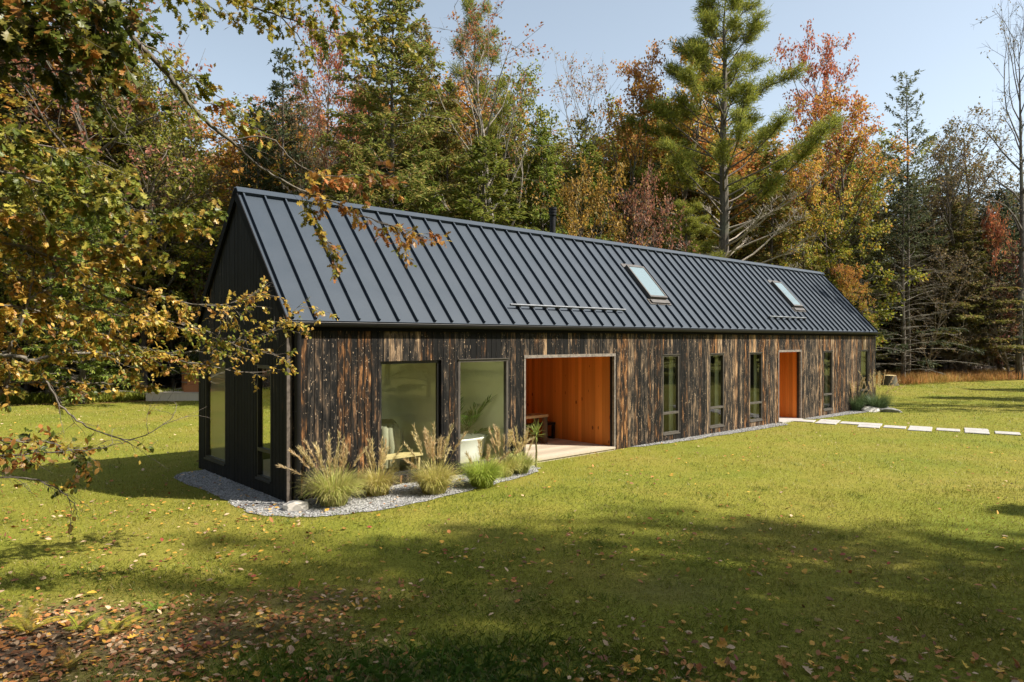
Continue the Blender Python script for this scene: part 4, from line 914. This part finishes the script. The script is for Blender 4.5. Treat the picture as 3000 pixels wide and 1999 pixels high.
LIST = [  # kind, bearing x, top y, distance, crown width, label
 ('redp', 215, -90, 34, 430, 'pinkish red maple high behind the overhanging oak limb'), ('redp', 40, 60, 37, 330, 'thin pink leaved maple at the picture edge behind the yellow beech'),
 ('hem_c', 425, 175, 39, 250, 'olive hemlock filling the gap below the oak limb'), ('spruce', 650, 120, 35, 210, 'narrow dark blue green spruce above the gable peak'),
 ('twig', 520, 345, 37, 200, 'brown twiggy half bare tree just behind the gable'), ('red', 768, 110, 40, 170, 'pink red maple crown beside the dark spruce'),
 ('hem_open', 892, -25, 32, 400, 'tallest olive hemlock with bare dark trunk showing above the roof'), ('hem_a', 965, 60, 37, 230, 'hemlock half hidden by the tallest one, brown green'),
 ('pine_b', 1092, 12, 39, 200, 'slim dark pine top rising behind the sparse oak'), ('sparse', 1130, 50, 35, 430, 'large sparse oak with pale forked limbs and thin reddish leaves'),
 ('hem_b', 1110, 320, 31, 330, 'dense olive hemlock directly over the ridge near the stove pipe'), ('sparse', 1330, 165, 39, 250, 'sparse grey limbed oak leaning into the sky gap'),
 ('hem_a', 800, 330, 29, 260, 'low olive hemlock right behind the ridge below the tallest hemlock'), ('hem_b', 960, 350, 33, 260, 'bushy yellow olive hemlock between two dark trunks above the roof'),
 ('org', 1420, 185, 41, 190, 'orange maple left of the tall white pine, the shorter of two'), ('org', 1525, 140, 44, 230, 'taller orange maple whose crown touches the white pine'),
 ('pine_a', 1668, -30, 39, 330, 'tall bright green white pine with bare silver lower limbs'), ('hem_b', 1245, 300, 36, 230, 'green hemlock behind the stove pipe'),
 ('yel', 1385, 440, 32, 190, 'golden beech shrub just above the ridge past the stove pipe'), ('brr', 1480, 480, 33, 170, 'reddish brown shrub beside the golden beech'),
 ('pine_b', 1578, 470, 35, 190, 'small bright green pine peeking over the ridge'), ('hem_dead', 1500, 370, 40, 260, 'dark hemlock behind the reddish shrub'),
 ('hem_c', 1770, 330, 42, 230, 'light olive hemlock at the foot of the white pine'), ('hem_b', 1350, 330, 37, 230, 'mid green hemlock between the sparse oak and orange maple'),
 ('red', 1908, 125, 49, 165, 'tall scarlet maple standing above the orange green maple'), ('orgr', 1940, 235, 44, 250, 'broad maple turning from green base to orange top'),
 ('orgr', 1850, 370, 42, 170, 'smaller yellow green maple behind the far roof end'), ('thin', 2085, 175, 46, 160, 'thin grey green hemlock with long pale trunk'),
 ('spruce', 2182, 295, 54, 110, 'small dark spruce far back under open sky'), ('brown', 2140, 370, 51, 200, 'brown thin oak beside the grey hemlock'),
 ('brown', 2265, 290, 52, 230, 'tall brown oak in the far wood under the bare tree'), ('bare', 2345, 50, 47, 260, 'nearly bare tall tree with spreading dark twigs against the sky'),
 ('hem_dead', 2075, 400, 45, 240, 'hemlock with long pale dead branches beside the far house end'), ('brown', 2200, 360, 49, 240, 'dull brown oak in the middle of the far dark wood'), ('hem_c', 2215, 470, 48.5, 230, 'ragged hemlock in the middle of the far dark wood'), ('twig', 2130, 600, 46.5, 150, 'tangle of bare brown saplings right of the long dead branches'), ('twig', 2320, 640, 47.5, 170, 'tangle of bare brown saplings under the small red maple'),
 ('dark', 2300, 440, 50, 240, 'dense dark hemlock under the brown oak'), ('sap', 2283, 535, 47.5, 42, 'small glowing red maple sapling in front of dark hemlocks'),
 ('brr', 2345, 600, 48, 130, 'rust brown shrubby tree at the edge of the dark wood'), ('twig', 2215, 760, 48, 110, 'grey tangled brush heap of a shrub at the dark wood edge'),
 ('hem_a', 60, 300, 33, 240, 'olive hemlock deep behind the beech, the outermost one'), ('hem_b', 185, 350, 30, 230, 'green hemlock behind the middle of the beech foliage'),
 ('hem_c', 330, 280, 36, 240, 'brown olive hemlock between beech foliage and twiggy tree'), ('hem_b', 478, 500, 37, 130, 'small bright olive hemlock beside the gable slope'),
 ('grn', 110, 430, 31, 240, 'leafy yellow green birch behind the drooping beech twigs'), ('twig', 400, 470, 37, 180, 'brown bare twig thicket behind the gable eave'),
 ('dark', 600, 250, 34, 220, 'dark hemlock at the foot of the narrow spruce'), ('brown', 720, 240, 36, 220, 'rusty brown oak between spruce and tallest hemlock'),
 ('hem_a', 1030, 230, 37, 230, 'hemlock behind the pale forked oak limbs'), ('grn', 1200, 210, 40, 250, 'green leaved birch behind the sparse oak'), ('orgr', 1600, 260, 46, 200, 'orange green maple glowing through the white pine'),
 ('hem_dead', 1985, 500, 44, 190, 'shaded hemlock with dead twigs at the far roof corner'), ('orgr', 1960, 620, 41, 100, 'little yellow maple beside the far eave'),
]
for (k, x, yt, d, wd, lab) in LIST:
    p = at(x, 782, d); tree(k, p, 2.7 + (781.9 - yt) / FPX * d - float(ground_z(p[0], p[1])), wd / 2 / FPX * d * (1.45 if k.startswith('pine') else 1.22), lab)
# second and third rows, lower than the skyline in front of them
SKX = [-300, 0, 350, 420, 560, 650, 760, 830, 890, 960, 1010, 1090, 1200, 1290, 1400, 1500, 1560, 1660, 1780, 1820, 1910, 2000, 2080, 2150, 2200, 2353, 2600]
SKY_ = [40, 40, 120, 260, 300, 250, 220, 180, 160, 190, 220, 200, 240, 280, 310, 260, 240, 200, 340, 380, 300, 330, 330, 400, 400, 380, 350]
fl = {'hem_a': 'olive hemlock standing back in the wood behind the house', 'dark': 'dark hemlock standing back in the wood behind the house', 'hem_dead': 'dead limbed hemlock standing back in the wood behind the house', 'brown': 'brown oak standing back in the wood behind the house', 'org': 'orange maple standing back in the wood behind the house', 'grn': 'green birch standing back in the wood behind the house', 'hem_c': 'ragged olive hemlock standing back in the wood behind the house', 'orgr': 'two toned orange green maple standing back in the wood behind the house', 'sparse': 'sparse pale limbed oak standing back in the wood behind the house'}
for i in range(150):
    row = i % 3; x = -260 + 2850 * ((i * .6180339) % 1.0); d0 = np.interp(x, [-300, 200, 1000, 1700, 2353, 2600], [32, 33, 38, 46, 54, 57]) + [3, 9, 17][row] + trng.uniform(-1.5, 1.5)
    k = str(trng.choice(['hem_a', 'dark', 'hem_c', 'orgr', 'org', 'sparse', 'grn'], p=[.24, .08, .14, .16, .12, .13, .13]) if x < 2020 else trng.choice(['dark', 'hem_dead', 'brown', 'hem_c'], p=[.34, .26, .25, .15])); yt = np.interp(x, SKX, SKY_) + trng.uniform(10, 170); p = at(x, 782, d0 + 7 * (330 < x < 540)); H = 2.7 + (781.9 - yt) / FPX * d0 - float(ground_z(p[0], p[1]))
    tree(k, p, H, H * trng.uniform(.28, .40), fl[k], fl[k].split(' standing')[0] + ' trees deep in the wood')
# leafy wall of shrubs along the wood floor
for i in range(46):
    x = -260 + 2850 * ((i * .7548776) % 1.0)
    if 330 < x < 540: continue
    d0 = np.interp(x, [-300, 200, 1000, 1700, 2353, 2600], [30, 31, 37, 45, 53.5, 56]) + trng.uniform(1, 9); p = at(x, 782, d0); k = ['dark', 'hem_dead', 'brr', 'dark', 'hem_b'][i % 5]
    tree(k, p, trng.uniform(3.5, 7), trng.uniform(1.6, 2.8), {'dark': 'low dark young hemlock under the tall trees', 'hem_dead': 'scraggly young hemlock under the tall trees', 'brr': 'low rust brown shrub under the tall trees', 'hem_b': 'low green young hemlock under the tall trees'}[k], 'understorey: ' + {'dark': 'dark young hemlocks', 'hem_dead': 'scraggly young hemlocks', 'brr': 'rust brown shrubs', 'hem_b': 'green young hemlocks'}[k])
# trees across the lawn whose shade falls on the grass
SH = [('grn', 20, .4, 22.6, 4.6), ('grn', 20.6, 3.7, 24.3, 3.5), ('grn', 24, 1.0, 26, 5.5), ('org', 17.5, -2.2, 23.5, 4.8), ('grn', 21, -6, 26, 6), ('hem_a', 15, -6, 22, 5), ('grn', 26.5, 4.8, 25.5, 3.6), ('hem_b', 15.5, 2.0, 18, 4.4), ('org', 12.3, -3.5, 18, 4.4),
      ('hem_b', 27, -2, 28, 6), ('hem_a', 17.6, 9.3, 10, 2.8), ('grn', 10.5, .8, 13, 3.2), ('org', 12.8, 4.2, 15, 3.1), ('grn', 16, 5.4, 17.5, 2.6),
      ('grn', 28.5, 26.7, 19.5, 3.2), ('hem_b', 34, 30, 15, 4), ('dark', 38.5, 25.5, 18, 4.5), ('hem_a', 41, 36, 16, 4.2), ('hem_b', 46, 31, 18, 4.8), ('hem_a', 46, 19, 17, 5), ('dark', 50, 12, 18, 5), ('hem_b', 48, 4, 18, 5), ('grn', 42, -2, 17, 5), ('dark', 55, 24, 19, 5), ('hem_a', 36, -6, 18, 5), ('dark', 30, -8, 17, 5),
      ('grn', 3.5, -4.5, 17, 4.6), ('hem_a', -3, -5.5, 18, 4.6), ('org', -9, -4, 17, 5), ('hem_b', 8, -9, 21, 5.5), ('hem_a', 1, -11, 21, 5.5), ('hem_b', -7, -11, 20, 5.5), ('grn', -14, -8, 19, 5.5), ('hem_a', -19, -2, 19, 5.5), ('org', -15, 2, 16, 4.4), ('dark', 16, -14, 22, 6), ('dark', -22, -12, 21, 6),  # unseen trees behind the camera, added to block sky light and deepen shade
      ('dark', -30, 26, 16, 5), ('hem_a', -34, 20, 17, 5), ('hem_b', -36, 12, 17, 5), ('grn', -30, 5, 15, 5), ('hem_a', -28, 33, 16, 4.6)]
for i, (k, x, y, H, Rr) in enumerate(SH):
    tree(k, (x, y), H, Rr, 'tree at the clearing edge across the lawn, outside the view', 'trees round the clearing outside the view')

# ------------------------------------------------------------------ overhanging oak and beech close to the camera
class Bough:
    def __init__(s, seed, bark): s.T = MB(); s.C = MB(); s.r = np.random.default_rng(seed); s.bark = bark; s.S = [[], [], [], []]
    def limb(s, P, r0, r1):
        P = np.array(P); n = len(P); t = np.linspace(0, n - 1, (n - 1) * 6 + 1); i = np.minimum(t.astype(int), n - 2); f = (t - i)[:, None]
        Pm = P[np.maximum(i - 1, 0)]; P0 = P[i]; P1 = P[i + 1]; Pp = P[np.minimum(i + 2, n - 1)]
        Q = .5 * ((2 * P0) + (P1 - Pm) * f + (2 * Pm - 5 * P0 + 4 * P1 - Pp) * f ** 2 + (3 * P0 - Pm - 3 * P1 + Pp) * f ** 3); Q[1:-1] += s.r.normal(0, .006, Q[1:-1].shape)
        s.T.path(Q, np.linspace(r0, r1, len(Q)), 7, s.bark); return Q
    def leaves(s, B, D, L, W, C, shape):
        N = s.r.normal(0, .45, (len(B), 3)); N[:, 2] += 1; s.C.blades(B, D, N, L, W, C, shape=shape)
    def dress(s, Q, f0, f1, step, tl, nl, L, W, pal, shape, bare=.0, droop=.25, sub=2, jit=.7):
        r = s.r; d = np.linalg.norm(np.diff(Q, axis=0), axis=1); cum = np.concatenate([[0], np.cumsum(d)]); tot = cum[-1]; a = f0 * tot; sg = 1
        while a < f1 * tot:
            i = min(np.searchsorted(cum, a), len(Q) - 1); i = max(i, 1); b = Q[i - 1] + (Q[i] - Q[i - 1]) * ((a - cum[i - 1]) / (d[i - 1] + 1e-9)); ax = unit(Q[i] - Q[i - 1])
            s.twig(b, unit(ax * .8 + unit(np.cross(ax, (0, 0, 1.))) * sg * r.uniform(.4, 1.1) + r.normal(0, jit * .5, 3) + np.array([0, 0, -droop])), tl * r.uniform(.5, 1.3), nl, L, W, pal, shape, bare, droop, sub)
            sg = -sg; a += step * r.uniform(.6, 1.4)
    def twig(s, b, d, l, nl, L, W, pal, shape, bare, droop, sub):
        r = s.r; pts = [b]
        for j in range(4): pts.append(pts[-1] + d * l / 4); d = unit(d + r.normal(0, .18, 3) + np.array([0, 0, -droop * .25]))
        for j in range(4):
            for k, v in zip(s.S, (pts[j], pts[j + 1], .0042 * (l / .5) ** .5 * (1 - j * .2), .0042 * (l / .5) ** .5 * (.82 - j * .2))): k.append(v)
        if sub > 0:
            for _ in range(2 if sub > 1 else 1): j = r.integers(1, 4); s.twig(pts[j], unit(d + r.normal(0, .6, 3)), l * r.uniform(.4, .7), nl, L, W, pal, shape, bare, droop, sub - 1)
        if r.random() < bare: return
        n = max(2, int(nl * r.uniform(.6, 1.4))); f = r.uniform(.5, 4, n); i = np.minimum(f.astype(int), 3); P = np.array(pts); B = P[i] + (P[i + 1] - P[i]) * (f - i)[:, None]
        D = unit(d) * .6 + r.normal(0, .55, (n, 3)) + np.array([0, 0, -.3]); pa = np.array(pal); c0 = r.choice(len(pa), p=pa[:, 3] / pa[:, 3].sum()); ci = np.where(r.random(n) < .65, c0, r.choice(len(pa), n, p=pa[:, 3] / pa[:, 3].sum()))
        s.leaves(B, D, L * r.uniform(.6, 1.2, n), W * r.uniform(.75, 1.1, n), pa[ci, :3] * r.uniform(.7, 1.25, (n, 1)), shape)
    def done(s, t):
        s.T.segs(s.S[0], s.S[1], np.array(s.S[2]), np.array(s.S[3]), 3, s.bark); s.T.build('trunk', BARK, t, True); s.C.build('crown', NEARLEAF, t)
def W3(L): return [at(*p) for p in L]
DKG = [(.10, .13, .018, 1), (.07, .10, .015, 1), (.20, .19, .03, .6), (.36, .20, .04, .35)]
YGR = [(.30, .29, .03, 1), (.22, .25, .03, .8), (.42, .32, .05, .6), (.14, .17, .03, .5)]
OBR = [(.52, .30, .06, 1), (.46, .22, .06, .7), (.48, .37, .06, .7), (.28, .16, .06, .4)]
MIX = [(.22, .25, .035, 1), (.32, .30, .05, 1), (.12, .16, .03, .8), (.44, .30, .06, .6)]
BCH = [(.60, .43, .08, 1.2), (.54, .34, .07, .9), (.44, .39, .07, .8), (.46, .24, .06, .35), (.22, .26, .04, .4)]
oak = thing('oak_tree', 'near oak reaching one long bare limb diagonally across the sky towards the roof', 'tree', (0, 0, 0))
b = Bough(41, (.17, .145, .12))
b.T.path([(-6.4, 3.5, -.2), (-6.3, 3.6, 2), (-6.2, 3.7, 4.5), (-6.1, 3.7, 7), (-5.8, 3.8, 10)], [.26, .21, .18, .14, .06], 12, b.bark)
q = b.limb([(-6.1, 3.7, 7.0), (-5.0, 4.6, 6.5)] + W3([(200, -18, 5.6), (310, 90, 5.8), (400, 190, 6.0), (460, 265, 6.2), (530, 322, 6.4), (600, 385, 6.6), (690, 437, 6.9), (780, 470, 7.1), (870, 510, 7.3), (985, 548, 7.5)]), .032, .003)
b.dress(q, .82, 1.0, .07, .28, 7, .085, .055, OBR, OAK, .1, .2, 1); b.dress(q, .66, .82, .16, .34, 4, .09, .06, OBR, OAK, .75, .1, 1); b.dress(q, .4, .66, .22, .3, 4, .09, .06, YGR, OAK, .6, .1, 1)
for P, r0, dr in (([(690, 437, 6.9), (735, 520, 7.0), (765, 590, 7.1), (775, 615, 7.1)], .005, (.45, 1, .05, .16, 6, .075, .05, YGR + OBR, OAK, .1, .3, 1)),
                  ([(530, 322, 6.4), (620, 318, 6.5), (680, 375, 6.7), (745, 405, 6.9), (840, 400, 7.1), (900, 405, 7.2)], .008, (.45, 1, .07, .26, 7, .09, .06, OBR, OAK, .15, .2, 1)),
                  ([(690, 437, 6.9), (702, 480, 6.9), (722, 505, 6.9)], .004, (.3, 1, .05, .14, 6, .075, .05, YGR, OAK, .1, .3, 1)),
                  ([(860, 505, 7.3), (905, 530, 7.4), (940, 590, 7.5)], .004, (.2, 1, .07, .16, 6, .075, .05, YGR + OBR, OAK, .2, .3, 1)),
                  ([(245, 28, 5.7), (222, 60, 5.6), (215, 150, 5.6), (232, 220, 5.6), (262, 285, 5.7), (300, 330, 5.8)], .006, (.7, 1, .25, .2, 3, .07, .05, OBR, OAK, .9, .2, 1)),
                  ([(325, 98, 5.8), (332, 150, 5.8), (326, 205, 5.8), (290, 245, 5.8)], .004, (.5, 1, .3, .12, 2, .07, .05, OBR, OAK, .9, .2, 0)),
                  ([(400, 190, 6.0), (448, 172, 6.0)], .007, None),
                  ([(310, 90, 5.8), (380, 130, 6.0), (470, 195, 6.3), (545, 255, 6.6), (590, 300, 6.8)], .008, (.15, 1, .075, .24, 8, .08, .055, YGR, OAK, .1, .1, 1)),
                  ([(400, 190, 6.0), (470, 235, 6.2), (540, 260, 6.5), (600, 320, 6.8)], .006, (.3, 1, .08, .2, 7, .085, .06, YGR + OBR, OAK, .25, .2, 1)),
                  ([(-5.9, 3.8, 8.6), (-4.5, 5.5, 8.0), (310, -60, 7.6), (430, -40, 7.8), (540, 5, 8.0), (640, 35, 8.3), (740, 70, 8.6), (830, 85, 8.9), (868, 105, 9.0)], .022, (.45, 1, .075, .5, 9, .085, .06, YGR, OAK, .08, .12, 2)),
                  ([(540, 5, 8.0), (620, -15, 8.2), (720, -20, 8.5), (800, 20, 8.7), (850, 60, 8.9)], .01, (.15, 1, .10, .4, 9, .085, .06, YGR, OAK, .08, .15, 2)),
                  ([(640, 35, 8.3), (700, 100, 8.5), (720, 150, 8.6)], .008, (.2, 1, .10, .3, 8, .085, .06, YGR, OAK, .1, .2, 1)),
                  ([(430, -40, 7.8), (470, 20, 7.7), (480, 60, 7.7)], .006, (.3, 1, .1, .16, 6, .085, .06, MIX, OAK, .1, .25, 1)),
                  ([(-6.1, 3.7, 6.0), (-4.6, 4.6, 5.4), (-60, 40, 5.2), (60, 60, 5.3), (170, 70, 5.4), (270, 120, 5.6)], .02, (.3, 1, .055, .4, 8, .11, .08, DKG, OAK, .05, .25, 2)),
                  ([(-6.1, 3.7, 6.6), (-4.6, 4.7, 6.1), (-40, -30, 5.3), (90, -10, 5.4), (200, 20, 5.6), (290, 40, 5.8)], .018, (.3, 1, .055, .4, 8, .11, .08, DKG, OAK, .05, .25, 2)),
                  ([(-6.1, 3.7, 5.3), (-4.5, 4.8, 4.9), (-50, 140, 5.4), (70, 150, 5.6), (170, 175, 5.8), (260, 220, 6.0)], .016, (.35, 1, .085, .34, 7, .10, .075, DKG, OAK, .1, .3, 2))):
    q = b.limb([np.array(p) if abs(p[0]) < 7 else at(*p) for p in P], r0, .0022)
    if dr: b.dress(q, *dr)
b.done(oak)
beech = thing('beech_tree', 'near golden leaved beech with drooping branches in front of the gable', 'tree', (0, 0, 0))
b = Bough(43, (.19, .165, .14))
b.T.path([(-8.6, 6.6, -.2), (-8.4, 6.6, 1.5), (-8.1, 6.7, 3.5), (-7.9, 6.7, 6), (-7.6, 6.8, 9)], [.24, .2, .17, .12, .04], 12, b.bark)
PV = lambda P: [np.array(p) if abs(p[0]) < 9 else at(*p) for p in P]
for P, r0, dr in (([(-8.2, 6.7, 2.0), (-60, 930, 6.9), (20, 800, 7), (65, 690, 7), (78, 605, 7.1), (70, 520, 7.1)], .028, (.45, 1, .10, .35, 8, .064, .042, BCH, OVAL, .1, .15, 2)),
                  ([(65, 690, 7), (130, 640, 7.2), (100, 560, 7.2), (80, 490, 7.2)], .013, (.3, 1, .09, .35, 8, .064, .042, BCH, OVAL, .1, .15, 2)),
                  ([(80, 640, 7.1), (150, 622, 7.2), (230, 590, 7.4), (330, 545, 7.6), (420, 520, 7.8)], .013, (.2, 1, .07, .42, 9, .064, .042, BCH, OVAL, .08, .2, 2)),
                  ([(-8.2, 6.7, 2.6), (-30, 815, 6.8), (60, 830, 6.9), (150, 815, 7.2), (250, 812, 7.5), (350, 822, 8), (480, 800, 8.4), (600, 770, 8.8), (700, 738, 9)], .024, (.35, 1, .085, .38, 7, .06, .04, BCH + MIX, OVAL, .3, .15, 2)),
                  ([(350, 822, 8), (450, 835, 8.2), (560, 855, 8.5), (640, 850, 8.8)], .008, (.1, 1, .12, .28, 6, .055, .037, BCH, OVAL, .4, .2, 1)),
                  ([(480, 800, 8.4), (520, 740, 8.5), (560, 690, 8.6), (620, 655, 8.7)], .007, (.15, 1, .10, .26, 7, .05, .034, BCH, OVAL, .3, .1, 1)),
                  ([(600, 770, 8.8), (650, 745, 8.9), (690, 705, 9), (760, 720, 9.1)], .005, (.1, 1, .1, .22, 6, .06, .04, BCH, OVAL, .25, .1, 1)),
                  ([(10, 825, 7), (90, 860, 7.1), (140, 930, 7.2), (200, 980, 7.3), (300, 1010, 7.5), (390, 965, 7.8), (405, 930, 7.9)], .013, (.2, 1, .14, .42, 3, .07, .045, BCH, OVAL, .8, .1, 1)),
                  ([(-8.3, 6.6, 1.6), (-60, 1050, 6), (80, 1040, 6.1), (200, 1035, 6.2), (310, 1010, 6.3)], .010, (.35, 1, .085, .36, 5, .065, .045, MIX + OBR, OVAL, .55, .15, 1)),
                  ([(-60, 1095, 5.9), (60, 1098, 6), (120, 1118, 6), (165, 1150, 6), (180, 1195, 6)], .007, (.2, 1, .10, .34, 4, .065, .045, MIX + OBR, OVAL, .8, .3, 1)),
                  ([(-60, 1010, 6), (50, 1015, 6.1), (130, 1020, 6.2), (190, 1050, 6.2)], .008, (.2, 1, .06, .34, 8, .065, .045, DKG + OBR, OVAL, .3, .25, 2)),
                  ([(-8.1, 6.7, 3.6), (-50, 560, 6.9), (120, 590, 7.1), (260, 640, 7.5), (400, 690, 8), (520, 700, 8.3), (600, 665, 8.6)], .018, (.25, 1, .075, .42, 7, .06, .04, BCH, OVAL, .25, .2, 2)),
                  ([(60, 570, 7.1), (200, 660, 7.6), (330, 720, 8), (470, 760, 8.4), (560, 800, 8.6), (640, 815, 8.8)], .014, (.15, 1, .085, .40, 7, .06, .04, BCH + MIX, OVAL, .3, .2, 2)),
                  ([(-8.1, 6.7, 3.0), (-40, 700, 6.9), (150, 740, 7.3), (280, 785, 7.7), (380, 812, 8)], .015, (.25, 1, .06, .44, 9, .064, .042, BCH, OVAL, .1, .25, 2)),
                  ([(-40, 620, 7), (150, 690, 7.4), (300, 730, 7.7), (420, 755, 8)], .012, (.15, 1, .065, .42, 9, .064, .042, BCH, OVAL, .08, .25, 2)),
                  ([(-40, 880, 6.9), (100, 880, 7.2), (220, 880, 7.5), (300, 885, 7.8)], .010, (.15, 1, .085, .36, 8, .065, .044, BCH + DKG, OVAL, .25, .25, 2)),
                  ([(-8.0, 6.7, 4.2), (-60, 300, 6.7), (60, 325, 6.8), (180, 355, 7), (290, 400, 7.2)], .014, (.3, 1, .065, .42, 8, .095, .075, MIX, OAK, .06, .3, 2)),
                  ([(-60, 390, 6.7), (100, 420, 6.9), (240, 460, 7.2), (340, 490, 7.4), (440, 485, 7.6)], .013, (.15, 1, .065, .40, 8, .095, .075, MIX, OAK, .06, .3, 2)),
                  ([(-60, 470, 6.8), (80, 520, 7), (220, 560, 7.3), (330, 575, 7.6)], .012, (.15, 1, .065, .42, 8, .09, .07, MIX + BCH, OAK, .06, .3, 2))):
    Q = PV(P)
    if P[0][0] < -20:      # spring from the trunk
        o = np.array([-8.15, 6.65, max(.8, Q[0][2] - .7)]); Q = [o, (o + Q[0]) / 2 + np.array([0, b.r.normal(0, .3), b.r.uniform(.15, .5)])] + Q; r0 *= 1.5
    q = b.limb(Q, r0, .0022)
    if dr: b.dress(q, *dr)
b.done(beech)
